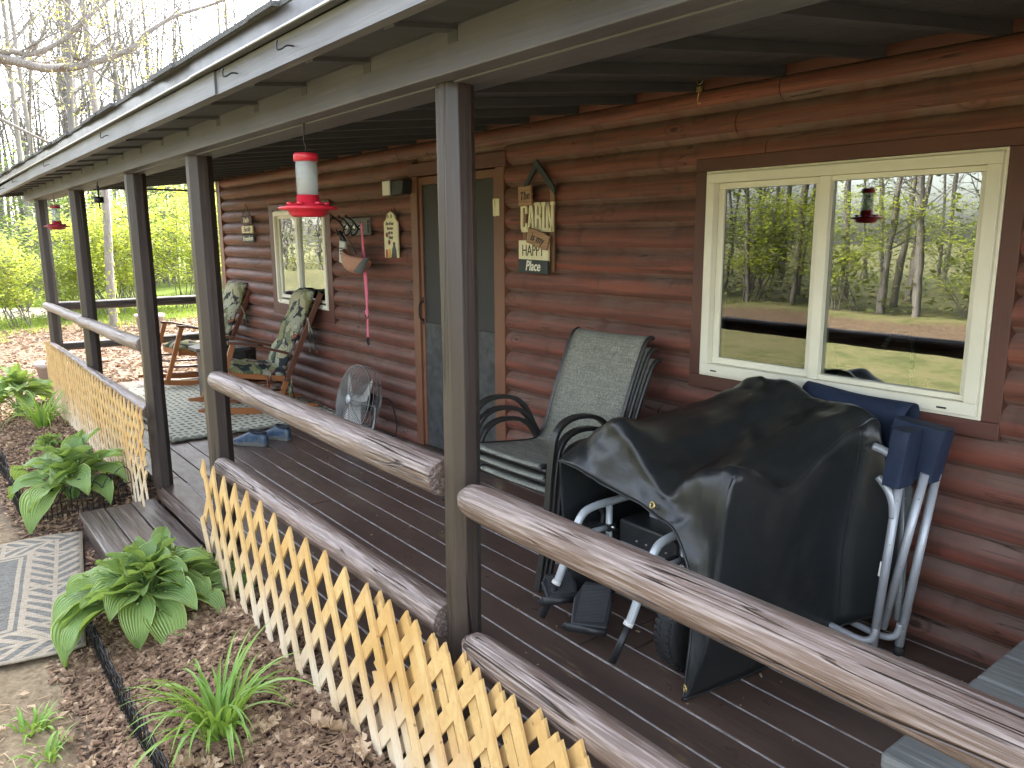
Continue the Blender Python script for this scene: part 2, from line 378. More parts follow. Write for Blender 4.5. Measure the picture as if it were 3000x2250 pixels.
def m_leaf(name, a, b, veins=0, tw=.35, tcol=(.30, .42, .04), rough=.4, sc=3, edge=None):
    t = NT(name); n = t.noise(t.co((sc,)*3), 1, 3)
    geo = t.n('ObjectInfo'); col = t.ramp(n, [(.3, a), (.7, b)])
    nrm = None
    if veins:
        uv = t.n('Attribute', {'attribute_name': 'lu'}).outputs['Fac']
        w = t.math('SINE', t.math('MULTIPLY', uv, veins))
        nrm = t.bump(w, .55, .006)
        col = t.mix(t.ramp(w, [(.75, 0), (1, .22)]), col, (.03, .07, .015))
        if edge: col = t.mix(t.ramp(t.math('ABSOLUTE', uv), [(.93, 0), (.985, .8)]), col, edge)
    return t.bsdf(col, rough, nrm, 0, .4, (tw, tcol))
M['hosta'] = m_leaf('hosta_leaf', (.155, .25, .085), (.25, .355, .10), 40, .28, (.40, .55, .09), .38, 5, (.46, .52, .18))
M['lily'] = m_leaf('daylily_blade', (.12, .235, .035), (.23, .36, .065), 0, .3, (.40, .55, .08), .40, 6)
M['stemg'] = m_plain('green_stem', (.16, .26, .07), .5, .2, 10, .05)
M['bushleaf'] = m_leaf('spring_bush_leaf', (.15, .20, .024), (.27, .31, .04), 0, .45, (.55, .60, .07), .55, .7)
M['budleaf'] = m_leaf('pale_bud_leaf', (.17, .18, .05), (.26, .25, .08), 0, .4, (.40, .38, .10), .6, .7)
M['woodleaf'] = m_leaf('woodland_leaf', (.075, .095, .032), (.15, .155, .055), 0, .35, (.22, .24, .06), .6, .25)
M['darkleaf'] = m_leaf('dark_bush_leaf', (.055, .10, .028), (.12, .17, .04), 0, .4, (.22, .30, .06), .6, .5)
M['grass'] = m_leaf('grass_blade', (.085, .14, .016), (.16, .22, .03), 0, .4, (.28, .36, .04), .6, .8)
M['bark'] = m_paintwood('grey_bark', (.17, .15, .125), 2, .85, (.33,.29,.25), .52, 1.0, False, gs=1.6, bd=.02)
M['barkd'] = m_paintwood('brown_bark', (.125, .11, .095), 2, .85, (.25,.22,.19), .6, .7, False, gs=.5, bd=.03)
M['deadleaf'] = m_leaf('dry_oak_leaf', (.36, .24, .13), (.60, .44, .28), 0, .25, (.45, .28, .12), .75, 9)
M['litter'] = m_leaf('dry_leaf_litter', (.070, .042, .025), (.205, .138, .088), 0, .15, (.18, .11, .06), .8, 1.7)
def m_chip():
    t = NT('mulch_chip'); n = t.noise(t.co((28,)*3), 1, 3); f = t.noise(t.co((6,)*3), 1, 2)
    col = t.ramp(n, [(.25, (.060, .037, .023)), (.45, (.150, .092, .056)), (.6, (.25, .165, .10)), (.72, (.48, .35, .23))])
    return t.bsdf(col, .85, t.bump(n, .3, .004), 0, .2)
M['chip'] = m_chip()
def m_ground():
    t = NT('garden_ground'); x, y, z = t.xyz()
    w = t.noise(t.co((1,)*3), .55, 5, .6); w2 = t.noise(t.co((1,)*3), 3.2, 5, .65); f = t.noise(t.co((1,)*3), 42, 4, .7)
    wob = t.math('MULTIPLY_ADD', w, 2.4, -1.2); wob2 = t.math('MULTIPLY_ADD', w2, .5, -.25)
    xs = t.math('ADD', x, t.math('MULTIPLY', wob, 2.2)); ys = t.math('ADD', y, wob); y2 = t.math('ADD', y, wob2)
    mulch = t.ramp(f, [(.3, (.035, .023, .017)), (.7, (.12, .075, .055))])
    dirt = t.ramp(f, [(.3, (.11, .078, .045)), (.7, (.26, .20, .125))])
    lit = t.ramp(t.noise(t.co((1,)*3), 16, 4, .7), [(.32, (.048, .029, .017)), (.5, (.11, .072, .044)), (.68, (.19, .135, .088))])
    gr = t.ramp(t.noise(t.co((1,)*3), 9, 5, .7), [(.3, (.075, .11, .016)), (.55, (.14, .19, .026)), (.75, (.21, .21, .055))])
    lawn = t.ramp(t.noise(t.co((1,)*3), 1.7, 10, .85), [(.36, (.045, .056, .018)), (.47, (.10, .104, .036)), (.55, (.16, .135, .065)), (.66, (.085, .096, .030))])
    sand = t.ramp(f, [(.3, (.52, .46, .36)), (.7, (.66, .60, .50))])
    def rg(q, a, b): return t.ramp(t.n('MapRange', None, Value=q, From_Min=a, From_Max=b).outputs[0], [(0, 0), (1, 1)])
    col = t.mix(rg(y2, .28, .42), dirt, mulch)
    col = t.mix(rg(xs, -9.2, -10.4), col, lit)
    col = t.mix(rg(xs, -17.2, -18.6), col, gr)
    pth = t.math('MULTIPLY', rg(xs, -20.2, -20.8), rg(xs, -23.0, -22.4))
    pth = t.math('MULTIPLY', pth, rg(ys, 3.1, 2.5))
    col = t.mix(pth, col, sand)
    col = t.mix(rg(ys, -.9, -1.6), col, lawn)
    col = t.mix(t.math('MULTIPLY', t.math('MULTIPLY', rg(ys, -7.0, -7.8), rg(ys, -10.4, -9.6)), rg(xs, -19, -15)), col, lit)
    return t.bsdf(col, .9, t.bump(t.math('ADD', f, w2), .5, .02), 0, .15)
M['ground'] = m_ground()
def m_shingle():
    t = NT('asphalt_shingle'); f = t.noise(t.co((1,)*3), 120, 3, .7); b = t.noise(t.co((6, 3, 1)), 1, 3)
    return t.bsdf(t.mix(t.ramp(f, [(.4, 0), (.65, .7)]), t.ramp(b, [(.3, (.030, .030, .030)), (.7, (.060, .058, .055))]), (.15, .15, .145)), .9, t.bump(f, .6, .004))
M['shingle'] = m_shingle()
def m_pane(name, refl, tint, wavy):
    t = NT(name); nrm = t.bump(t.noise(t.co((.8, 1, 3.2) if wavy > .5 else (1, 1, 1.5)), 1.6, 3), wavy*.09, .02)
    lw = t.n('LayerWeight', None, Blend=.35).outputs['Fresnel']
    f = t.math('MULTIPLY_ADD', lw, .8, refl)
    tr = t.n('BsdfTransparent', None, Color=tint).outputs[0]; gl = t.n('BsdfGlossy', None, Color=(.95, .97, .95), Roughness=.0, Normal=nrm).outputs[0]
    t.t.links.new(t.n('MixShader', None, i0=f, i1=tr, i2=gl).outputs[0], t.out.inputs[0]); return t.mat
M['pane'] = m_pane('window_pane', .19, (.62, .65, .62), .32)
M['pane_screen'] = m_pane('screened_window_pane', .085, (.40, .42, .41), .25)
M['pane_wavy'] = m_pane('wavy_window_pane', .42, (.45, .48, .45), 1.0)
def m_clear(name, tint, refl=.08):
    t = NT(name); tr = t.n('BsdfTransparent', None, Color=tint).outputs[0]; df = t.n('BsdfPrincipled', None, Base_Color=(.6, .62, .6), Roughness=.15).outputs[0]
    t.t.links.new(t.n('MixShader', None, i0=refl, i1=tr, i2=df).outputs[0], t.out.inputs[0]); return t.mat
M['bottle'] = m_clear('clear_bottle', (.88, .92, .90), .32)
M['screen'] = None
def m_screen():
    t = NT('insect_screen'); df = t.n('BsdfPrincipled', None, Base_Color=(.052, .052, .050), Roughness=.6).outputs[0]; tr = t.n('BsdfTransparent', None, Color=(.5, .5, .5)).outputs[0]
    t.t.links.new(t.n('MixShader', None, i0=.72, i1=tr, i2=df).outputs[0], t.out.inputs[0]); return t.mat
M['screen'] = m_screen()
def m_clog():
    t = NT('mottled_blue_clog'); n = t.noise(t.co((16,)*3), 1, 4, .7, .5)
    return t.bsdf(t.ramp(n, [(.3, (.018, .038, .08)), (.5, (.040, .075, .13)), (.62, (.10, .12, .13)), (.75, (.022, .035, .09))]), .45, t.bump(n, .1, .003))
M['clog'] = m_clog()
# ------------------------------------------------------------------ ground
def gh(x, y):
    bed = sstep(.36, .92, y)*(1-sstep(2.2, 3.0, x))*sstep(-9.6, -8.9, x)*(1-sstep(-5.2, -5.0, x)*(1-sstep(-3.72, -3.5, x)))
    return -.22+.15*bed+.02*noise.noise(V((x*1.3, y*1.3, 0)))+.012*noise.noise(V((x*5, y*5, 3)))
def axis_lines(a, b, fine0, fine1, fstep, grow=1.25):
    q = []; x = fine0
    while x <= fine1: q.append(x); x += fstep
    st = fstep; x = fine1
    while x < b: st *= grow; x += st; q.append(min(x, b))
    st = fstep; x = fine0; p = []
    while x > a: st *= grow; x -= st; p.append(max(x, a))
    return p[::-1]+q
gx = axis_lines(-170, 90, -7, -.5, .09); gy = axis_lines(-120, 120, -.6, 1.2, .07)
g = MB(); g.grid([[(x, y, gh(x, y)) for x in gx] for y in gy]); struct(g.build('ground', M['ground']))

# ------------------------------------------------------------------ porch floor
WX0, WX1 = -8.95, 2.6
deck = MB()
y = 1.108; k = 0; seams = [1.2453+.1425*i for i in range(12)]
edges = [1.108]+seams+[2.93]
rj = random.Random(3)
for i in range(len(edges)-1):
    a, b = edges[i]+.003, edges[i+1]-.003
    xs = [WX0+.05, -7.1+rj.uniform(-1, 1), -2.9+rj.uniform(-1.3, 1.3), WX1]
    if i == 0: xs = [WX0+.05, -5.05, -3.62, WX1]
    for j in range(3): deck.bx(xs[j]+.0015, xs[j+1]-.0015, a, b, -.032, 0+rj.uniform(-.001, .001))
d0 = deck.build('porch_floor', M['deck'], bevel=.005); struct(d0)
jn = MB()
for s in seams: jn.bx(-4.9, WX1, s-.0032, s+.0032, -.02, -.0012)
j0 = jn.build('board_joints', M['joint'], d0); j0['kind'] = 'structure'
rim = MB(); rim.bx(WX0+.05, WX1, 1.13, 1.168, -.30, -.034); rim.bx(WX0+.06, WX1, 1.172, 2.9, -.35, -.30)
rim.build('rim_board', M['paint_x'], d0)

# ------------------------------------------------------------------ cabin
HY = 2.90
cab = thing('log_cabin', ((WX0+WX1)/2, 4.9, -.22), 'long red-brown log-sided cabin with a covered porch along its front', 'cabin')
WIN = (-2.33, -1.008, .800, 1.82)     # trim outline of the large window
SWN = (-7.483, -6.13, .767, 1.796)
DOOR = (-4.815, -3.745, -.05, 1.978)
OPN = [WIN, SWN, DOOR]
wall = MB(); rl = random.Random(11)
def log_seg(x0, x1, z0, z1):
    n = max(2, int((x1-x0)/.35)); prof = []
    for i in range(10):
        t = i/9; prof.append((.045*max(0, 1-(2*t-1)**2)**.62, z0+.0015+(z1-z0-.003)*t))
    rows = []
    for i in range(n+1):
        x = x0+(x1-x0)*i/n; w = .003*noise.noise(V((x*1.7, z0*9, 1)))
        rows.append([(x, HY-d*(1+w*8)+(.0 if d else .0), z+w*.5) for d, z in prof])
    wall.grid(rows); 
    for r, fl in ((rows[0], 0), (rows[-1], 1)):
        b = len(wall.v); wall.v.extend(V(p) for p in r); wall.face(range(b, b+10) if fl else range(b+9, b-1, -1))
zs = [.066-.122+.122*i for i in range(17)]+[2.018, 2.125]
zs = [-.056+.122*i for i in range(18)]; zs[-1] = 2.018; zs.append(2.122)
for i in range(len(zs)-1):
    z0, z1 = zs[i], zs[i+1]; segs = [(WX0, WX1)]
    for o in OPN:
        lo, hi = o[2]+.02, o[3]-.02
        if z1 > lo+.03 and z0 < hi-.03:
            ns = []
            for a, b in segs:
                if b <= o[0]+.02 or a >= o[1]-.02: ns.append((a, b)); continue
                if a < o[0]+.02: ns.append((a, o[0]+.02))
                if b > o[1]-.02: ns.append((o[1]-.02, b))
            segs = ns
    for a, b in segs:
        cuts = [a]
        if i == len(zs)-2: cuts += [-5.0, -1.93]
        else:
            x = a+rl.uniform(1.2, 4.5)
            while x < b-.8: cuts.append(x); x += rl.uniform(2.4, 4.8)
        cuts.append(b)
        for p, q in zip(cuts[:-1], cuts[1:]): log_seg(p+.002, q-.002, z0, z1)
# sheathing behind the logs, open at the window and door
def holed(mb, y0, y1, x0, x1, z0, z1, ops):
    xs = sorted({x0, x1, *[o[0] for o in ops], *[o[1] for o in ops]})
    for a, b in zip(xs[:-1], xs[1:]):
        o = [q for q in ops if q[0] <= a+1e-6 and q[1] >= b-1e-6]
        if o: mb.bx(a, b, y0, y1, z0, o[0][2]); mb.bx(a, b, y0, y1, o[0][3], z1)
        else: mb.bx(a, b, y0, y1, z0, z1)
shr = lambda o, d: (o[0]+d, o[1]-d, max(o[2]+d, -.3), o[3]-d)
holed(wall, HY+.003, HY+.09, WX0, WX1, -.3, 2.2, [shr(o, .07) for o in OPN])
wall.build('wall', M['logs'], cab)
ew = MB()
for i in range(22): 
    z0 = -.2+.122*i; ew.tube([(WX0, HY+.12, z0+.061), (WX0, 8.4, z0+.061)], .062, 10)
ew.bx(WX0, WX0+.1, HY+.1, 8.4, -.3, 2.4); ew.bx(WX0, WX1, 8.4, 8.5, -.3, 2.4); ew.bx(WX1-.1, WX1, HY+.1, 8.4, -.3, 2.4)
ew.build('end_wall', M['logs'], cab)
cb = MB(); cb.bx(WX0-.022, WX0+.075, HY-.048, HY-.004, -.1, 2.10); cb.bx(WX0-.05, WX0-.024, HY-.048, HY+.1, -.1, 2.10); cb.build('corner_board', M['trimorange'], cab, bevel=.003)
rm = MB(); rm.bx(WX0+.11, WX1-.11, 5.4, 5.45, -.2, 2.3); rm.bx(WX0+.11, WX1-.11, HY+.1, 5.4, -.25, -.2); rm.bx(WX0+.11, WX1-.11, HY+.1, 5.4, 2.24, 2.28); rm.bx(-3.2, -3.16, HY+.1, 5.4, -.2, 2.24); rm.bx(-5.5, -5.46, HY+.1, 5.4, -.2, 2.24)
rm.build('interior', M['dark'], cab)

def make_window(o, mat_l, mat_r, tw, head):
    x0, x1, z0, z1 = o; w = MB()
    # vinyl outer frame, in front of the trim boards
    a, b, c, d = x0+tw, x1-tw, z0+tw, z1-head
    yf = HY-(.062 if tw < .1 else .052); bw = .045 if tw < .1 else .030
    fr = MB()
    for (p, q, r, s) in ((a, b, c, c+bw), (a, b, d-.04, d), (a, a+bw-.005, c+bw, d-.04), (b-bw, b, c+bw, d-.04)): fr.bx(p, q, yf, HY+.03, r, s)
    for (p, q, r, s) in ((a-.012, b+.012, c-.012, c), (a-.012, b+.012, d, d+.012), (a-.012, a, c, d), (b, b+.012, c, d)): fr.bx(p, q, yf+.014, HY, r, s)
    for sx in (a+.06, b-.13): 
        fr.m = 1; fr.bx(sx, sx+.035, yf-.0012, yf+.004, c+.012, c+.02); fr.m = 0
    f = fr.build('window_frame', [M['vinyl'], M['blk_plastic']], cab, bevel=.003)
    m = a+.04+(b-.045-a-.04)*.462
    sa = MB()
    for (p, q, r, s) in ((a+.041, m-.012, c+.046, c+.075), (a+.041, m-.012, d-.066, d-.041), (a+.041, a+.072, c+.075, d-.066), (m-.04, m-.012, c+.075, d-.066)): sa.bx(p, q, HY-.026, HY+.02, r, s)
    sa.bx(m-.011, m+.032, HY-.048, HY+.02, c+.046, d-.041)
    sa.bx(m+.033, b-.046, HY-.04, HY+.02, c+.046, c+.066); sa.bx(m+.033, b-.046, HY-.04, HY+.02, d-.060, d-.041); sa.bx(b-.066, b-.046, HY-.04, HY+.02, c+.066, d-.060)
    sa.build('sash', M['vinyl'], f, bevel=.002)
    p1 = MB(); p1.bx(a+.073, m-.041, HY-.016, HY-.012, c+.076, d-.067); p1.build('pane', mat_l, f)
    p2 = MB(); p2.bx(m+.033, b-.067, HY-.022, HY-.018, c+.067, d-.061); p2.build('pane', mat_r, f)
    t = MB(); yb = HY-.046
    t.bx(x0, a-.013, yb, HY+.002, c-.013, d+.013); t.build('side_trim', M['trimred'], f, bevel=.003)
    t = MB(); t.bx(b+.013, x1, yb, HY+.002, c-.013, d+.013); t.build('side_trim', M['trimred'], f, bevel=.003)
    t = MB(); t.bx(x0-.0, x1+.0, yb-.003, HY+.002, d+.0135, z1); t.build('head_trim', M['trimred_x'], f, bevel=.003)
    t = MB(); t.bx(x0, x1, yb-.003, HY+.002, z0, c-.0135); t.build('sill_trim', M['trimred_x'], f, bevel=.003)
make_window(WIN, M['pane_screen'], M['pane'], .072, .068)
make_window(SWN, M['pane_wavy'], M['pane_wavy'], .115, .068)

# screen door
x0, x1, z0, z1 = DOOR
dt = MB(); yb = HY-.05
dt.bx(x0, x0+.085, yb, HY+.02, .002, z1-.085); dt.bx(x1-.085, x1, yb, HY+.02, .002, z1-.085)
door = dt.build('screen_door', M['trimorange'], cab, bevel=.003)
dh = MB(); dh.bx(x0-.02, x1+.02, yb-.004, HY+.02, z1-.084, z1); dh.build('door_head', M['trimred_x'], door, bevel=.003)
a, b, zt = x0+.088, x1-.088, z1-.092
ds = MB()
for (p, q, r, s) in ((a, a+.035, .012, zt), (b-.035, b, .012, zt), (a+.035, b-.035, zt-.05, zt)): ds.bx(p, q, HY-.035, HY-.008, r, s)
ds.build('door_stile', M['trimorange'], door, bevel=.002)
sc = MB(); sc.bx(a+.036, b-.036, HY-.022, HY-.020, .90, zt-.051); sc.build('insect_screen', M['screen'], door)
kp = MB(); kp.bx(a+.036, b-.036, HY-.030, HY-.016, .012, .899); kp.build('kick_panel', M['kick'], door)
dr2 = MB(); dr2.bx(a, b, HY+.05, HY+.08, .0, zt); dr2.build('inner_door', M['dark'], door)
hd = MB(); hd.tube(spline([(a+.02, HY-.036, 1.05), (a+.02, HY-.065, 1.02), (a+.02, HY-.065, .94), (a+.02, HY-.036, .91)], 5), .006, 6); hd.box((a+.02, HY-.037, 1.055), (.02, .004, .04)); hd.box((a+.02, HY-.037, .905), (.02, .004, .04)); hd.build('handle', M['blk_metal'], door)
for zc in (1.66, .1): hg = MB(); hg.box((b-.018, HY-.038, zc), (.03, .005, .10)); hg.box((b+.03, HY-.053, zc), (.036, .005, .10)); hg.tube([(b+.004, HY-.052, zc-.052), (b+.004, HY-.052, zc+.052)], .006, 8); hg.build('hinge', M['cream'], door)

# porch roof: rafters, boards, fascia, gutter strip, shingles
SL = .108; RZ = 2.112                       # rafter bottoms: RZ at the wall, falling outward
rz = lambda y: RZ-SL*(2.88-y)
RX0, RX1 = -9.28, 2.8
roof = MB(); th = .018; rtop = .135
def slab(mb, x0, x1, y0, y1, lo, hi):
    mb.add([(x0, y0, rz(y0)+lo), (x1, y0, rz(y0)+lo), (x1, y1, rz(y1)+lo), (x0, y1, rz(y1)+lo), (x0, y0, rz(y0)+hi), (x1, y0, rz(y0)+hi), (x1, y1, rz(y1)+hi), (x0, y1, rz(y1)+hi)],
           [(3,2,1,0),(4,5,6,7),(0,1,5,4),(1,2,6,5),(2,3,7,6),(3,0,4,7)])
yy = .84
cl = MB()
while yy < 2.7: slab(cl, RX0+.04, RX1-.04, max(yy, .873), yy+.176, .036, .048); yy += .18
yy = .84
while yy < 6.8: slab(roof, RX0, RX1, yy, yy+.176, rtop, rtop+.018); yy += .18
rf = roof.build('roof', M['soffit'], cab); cl.build('ceiling_boards', M['soffit'], rf)
ra = MB(); kx = -9.2
X = 2.528
while X > RX0-.02:
    slab(ra, X-.02, X+.02, 1.03, 5.9, .002, rtop-.001); slab(ra, X-.02, X+.02, .8705, 1.0295, .026, rtop-.001); X -= .4065
ra.m = 1
X = 2.528
while X-.4065 > -9.1:
    slab(ra, X-.4065+.021, X-.021, 2.885, 2.92, .004, rtop-.003); X -= .4065
ra.build('rafter_row', [M['soffit'], M['trimred_x']], rf)
sh = MB(); rs = random.Random(5); x = RX0-.02
while x < RX1:
    w = rs.uniform(.14, .32); e = rs.uniform(-.012, .012); slab(sh, x, x+w-.004, .795+e, 3.0, rtop+.022, rtop+.034+rs.uniform(0, .004)); x += w
slab(sh, RX0-.02, RX1, 3.0, 6.9, rtop+.022, rtop+.034)
sh.build('shingles', M['shingle'], rf)
fa = MB(); zf = rz(.85)+.013
fcut = [RX0, -6.9, -2.56, RX1]
for i in range(3):
    p, q = fcut[i]+.003, fcut[i+1]-.003; off = (0, .006, 0)[i]
    n = 10; 
    for j in range(n):
        xa, xb = p+(q-p)*j/n, p+(q-p)*(j+1)/n; sg = lambda x: -.014*sstep(-6.8, -9.3, x)+.004*noise.noise(V((x*.8, 0, 0)))
        fa.add([(xa, .838-off, zf+.020+sg(xa)), (xb, .838-off, zf+.020+sg(xb)), (xb, .87, zf+.020+sg(xb)), (xa, .87, zf+.020+sg(xa)), (xa, .838-off, zf+.088+sg(xa)), (xb, .838-off, zf+.088+sg(xb)), (xb, .87, zf+.088+sg(xb)), (xa, .87, zf+.088+sg(xa))],
            [(3,2,1,0),(4,5,6,7),(0,1,5,4),(2,3,7,6)]+([(3,0,4,7)] if j == 0 else [])+([(1,2,6,5)] if j == n-1 else []))
fa.build('fascia', M['fascia'], rf)
gu = MB(); gc = [RX0, -8.1, -2.72, RX1]
for i in range(3):
    p, q = gc[i]+.002, gc[i+1]+.02; o = .004*i
    gu.m = 0; gu.bx(p, q, .818-o, .835, zf+.090, zf+.158)
    gu.m = 1; gu.bx(p, q, .811-o, .8175-o, zf+.088, zf+.094)
gu.build('gutter_strip', [M['gutter'], M['gutter_lip']], rf, bevel=.002)
bm = MB()
for i in range(3):
    ya = 1.03+.061*i; bm.bx(-9.07+.01*i, 2.7, ya+.001, ya+.0595, 1.853-.003*(i == 1), 1.957-.004*i)
bm.bx(-9.06, 2.7, 1.05, 1.19, 1.9575, 1.985)
bm.build('porch_beam', M['beamp'], cab, bevel=.004)
bb = MB(); bb.bx(RX0+.02, RX0+.055, .875, 6.0, 2.0, 2.02); 
# barge rafter at the far end
slab(bb, RX0-.004, RX0+.03, .84, 6.0, .0, rtop+.016); bb.build('barge_board', M['soffit'], rf)

# ------------------------------------------------------------------ posts, rails
PY = 1.12
POSTS = [(-8.70, .105, 'dark porch post at the far corner, where the end railing begins'),
         (-6.83, .105, 'dark porch post beside the hanging empty ant-moat hook, with rails on both sides'),
         (-4.95, .108, 'dark porch post standing on the deck edge at the left of the entry step'),
         (-3.74, .108, 'porch post at the right of the entry step, in front of the near rocking chair'),
         (-1.665, .092, 'slim lighter brown porch post in front of the screen door, nearest post')]
for px, w, lab in POSTS:
    pm = MB(); rp = random.Random(int(px*100)); rows = []
    ph = [rp.uniform(-.09, .09) for _ in range(8)]
    for i in range(15):
        zq = .001+(1.852-.001)*i/14
        rows.append([])
        for j in range(8):
            an = PI/8+j*PI/4+ph[j]; r = w*.54*(1.0 if j % 2 else .97)*(1+.05*noise.noise(V((j*3.1, zq*2.2, px))))
            rows[-1].append((px+r*math.cos(an)+.006*noise.noise(V((zq, px, 0))), PY+r*math.sin(an), zq))
    for r in rows: r.append(r[0])
    pm.grid(rows, False); pm.face([0, 1, 2, 3, 4, 5, 6, 7][::-1])
    o = pm.build('porch_post', M['paint_z'], bevel=.003); tag(o, lab, 'post', 'posts holding up the porch roof')
def log_rail(p0, p1, r0, r1, label, mat, round0=True, round1=False, seed=0, grp='log rails of the porch'):
    m = MB(); p0 = V(p0); p1 = V(p1); L = (p1-p0).length; n = int(L/.035); pts = []; R = []
    for i in range(n+1):
        t = i/n; d0 = t*L; d1 = L-d0; r = r0+(r1-r0)*t
        if round0 and d0 < .10: r *= .36+.64*math.sqrt(max(0, 1-(1-d0/.10)**2))
        if round1 and d1 < .08: r *= .50+.5*math.sqrt(max(0, 1-(1-d1/.08)**2))
        q = p0.lerp(p1, t); q += V((0, .006*noise.noise(V((d0*1.1, seed, 0))), .006*noise.noise(V((d0*1.1, seed, 5))))); pts.append(q); R.append(r)
    nn = 26; m.tube(pts, R, nn); c = 0
    for i in range(n+1):
        for j in range(nn):
            v = m.v[i*nn+j]; d = v-pts[i]; a = j/nn*2*PI
            f = 1+.06*noise.noise(V((i*.035*1.6, math.cos(a)*1.3+seed, math.sin(a)*1.3)))+.03*noise.noise(V((i*.035*1.2, math.cos(a)*9+seed, math.sin(a)*9)))
            m.v[i*nn+j] = pts[i]+d*f
    o = m.build('log_rail', mat); tag(o, label, 'railing', grp)
RY = 1.066
log_rail((-1.585, RY, .838), (1.9, RY, .835), .046, .053, 'upper log rail running in front of the black-covered wheelchair, nearest rail', M['rail_w'], seed=1)
log_rail((-3.60, RY, .862), (-1.712, RY+.03, .848), .044, .052, 'upper log rail between the post right of the step and the slim near post', M['rail_w'], seed=2)
log_rail((-6.92, RY, .856), (-4.995, RY+.03, .862), .040, .047, 'upper log rail ending at the post left of the entry step', M['rail_w'], seed=3)
log_rail((-8.76, RY, .855), (-6.875, RY+.03, .858), .038, .042, 'upper log rail by the far corner post, under the far feeder', M['rail_w'], seed=4)
log_rail((-1.585, RY+.005, .432), (1.9, RY+.005, .440), .046, .05, 'lower log rail behind the doubled near end of the lattice, below the nearest upper rail', M['rail_w'], seed=5)
log_rail((-3.63, RY+.005, .448), (-1.712, RY+.03, .430), .044, .050, 'lower log rail behind the near lattice, from the step to the slim near post', M['rail_w'], seed=6)
log_rail((-6.92, RY+.005, .463), (-4.995, RY+.03, .452), .040, .045, 'lower log rail behind the far lattice, ending beside the entry step', M['rail_w'], seed=7)
log_rail((-8.76, RY+.005, .470), (-6.875, RY+.03, .462), .038, .042, 'lower log rail behind the far lattice, at the far corner post', M['rail_w'], seed=8)
log_rail((-8.73, 1.09, .846), (-8.73, 2.85, .842), .044, .048, 'upper log rail, coloured dark for backlight, across the far end of the porch, grass behind it', M['rail_backlit'], seed=9)
log_rail((-8.73, 1.09, .452), (-8.73, 2.85, .440), .042, .045, 'lower log rail, coloured dark for backlight, across the far end of the porch, near the floor', M['rail_backlit'], seed=10)

# ------------------------------------------------------------------ step
st = MB(); zt = -.088
for i in range(3):
    ya = .650+.1425*i; st.bx(-5.0+.01*(i == 1), -3.70, ya+.003, ya+.1395, zt-.034, zt)
st.bx(-4.98, -3.72, .668, .70, -.26, zt-.035); st.bx(-4.985, -4.95, .701, 1.07, -.26, zt-.035); st.bx(-3.76, -3.72, .701, 1.07, -.26, zt-.035)
o = st.build('porch_step', M['stepwood'], bevel=.006); tag(o, 'worn brown wooden step of three boards at the porch entry', 'step')
ns = MB(); ns.bx(-4.99, -3.70, 1.085, 1.1285, -.085, -.016); ns.bx(-4.90, -3.70, 1.094, 1.1065, -.014, .004); o = ns.build('entry_nosing', M['paint_x'], d0, bevel=.004)

# ------------------------------------------------------------------ lattice
def lattice(x0, x1, ztop0, ztop1, zbot, yt, yb, label, seed, sp=.147, ends=True):
    m = MB(); rr = random.Random(seed); W = .041 if sp > .12 else .027; T = .0085
    def ground_z(x): return gh(x, yb)-.02 if zbot is None else zbot
    def zt(x): return ztop0+(ztop1-ztop0)*(x-x0)/(x1-x0)
    def slat(xt, sgn, layer):
        tz = zt(xt)+rr.uniform(-.006, .012); run = .47 if sgn > 0 else .78
        xb = xt; zb = tz; H = tz-ground_z(xt); 
        xb = xt+sgn*run*H
        p = V((xt, yt, tz)); q = V((xb, yb, ground_z(xb)))
        if xb < x0-.0: f = (xt-x0)/max(1e-4, xt-xb); q = p.lerp(q, min(1, f+.02))
        if xb > x1: f = (x1-xt)/max(1e-4, xb-xt); q = p.lerp(q, min(1, f+.02))
        if (q-p).length < .05: return
        off = V((0, -.0045 if layer else .0045, 0)); a = (q-p).normalized(); side = a.cross(V((0, 1, 0))).normalized()
        cutx = rr.uniform(.2, .8)*W; k = 5; L = (q-p).length; rows = []
        tipl = rr.uniform(.010, .03)
        for i in range(k+1):
            c = p.lerp(q, i/k)+off+side*rr.uniform(-.0012, .0012)
            e0 = c-side*W/2; e1 = c+side*W/2
            if i == 0:
                if sgn > 0: e0 = e0+a*tipl
                else: e1 = e1+a*tipl
            n = V((0, T/2, 0)); rows.append([e0-n, e1-n, e1+n, e0+n, e0-n])
        b = len(m.v); m.grid(rows, False); m.face((b+3, b+2, b+1, b)); e = b+5*k; m.face((e, e+1, e+2, e+3))
    n = int((x1-x0)/sp)+1
    for i in range(-3, n+3):
        xt = x0+.02+sp*i+rr.uniform(-.008, .008)
        for sgn, layer in ((-1, 0), (1, 1)):
            xx = xt+(.006 if layer else .012)
            if x0 <= xx <= x1: slat(xx, sgn, layer)
            elif sgn > 0 and xx < x0:              # enters through the left end
                run = .47; z = zt(x0)-(x0-xx)/run
                if z > ground_z(x0)+.06: zs_ = z-zt(x0); m_slat_partial(m, rr, x0, z, yt+(yb-yt)*(-zs_/.5), sgn, layer, x1, yb, ground_z, run, W, T)
            elif sgn < 0 and xx > x1:
                run = .78; z = zt(x1)-(xx-x1)/run
                if z > ground_z(x1)+.06: zs_ = z-zt(x1); m_slat_partial(m, rr, x1, z, yt+(yb-yt)*(-zs_/.5), sgn, layer, x0, yb, ground_z, run, W, T)
    o = m.build('lattice_panel', M['lattice']); tag(o, label, 'lattice', 'pine lattice panels along the porch foot')
def m_slat_partial(m, rr, x, z, yq, sgn, layer, xlim, yb, gz, run, W, T):
    xb = x+sgn*run*(z-gz(x)); p = V((x, yq, z)); q = V((xb, yb, gz(xb)))
    m.bar(p+V((0, -.0045 if layer else .0045, 0)), q+V((0, -.0045 if layer else .0045, 0)), W, T, (0, 1, 0))
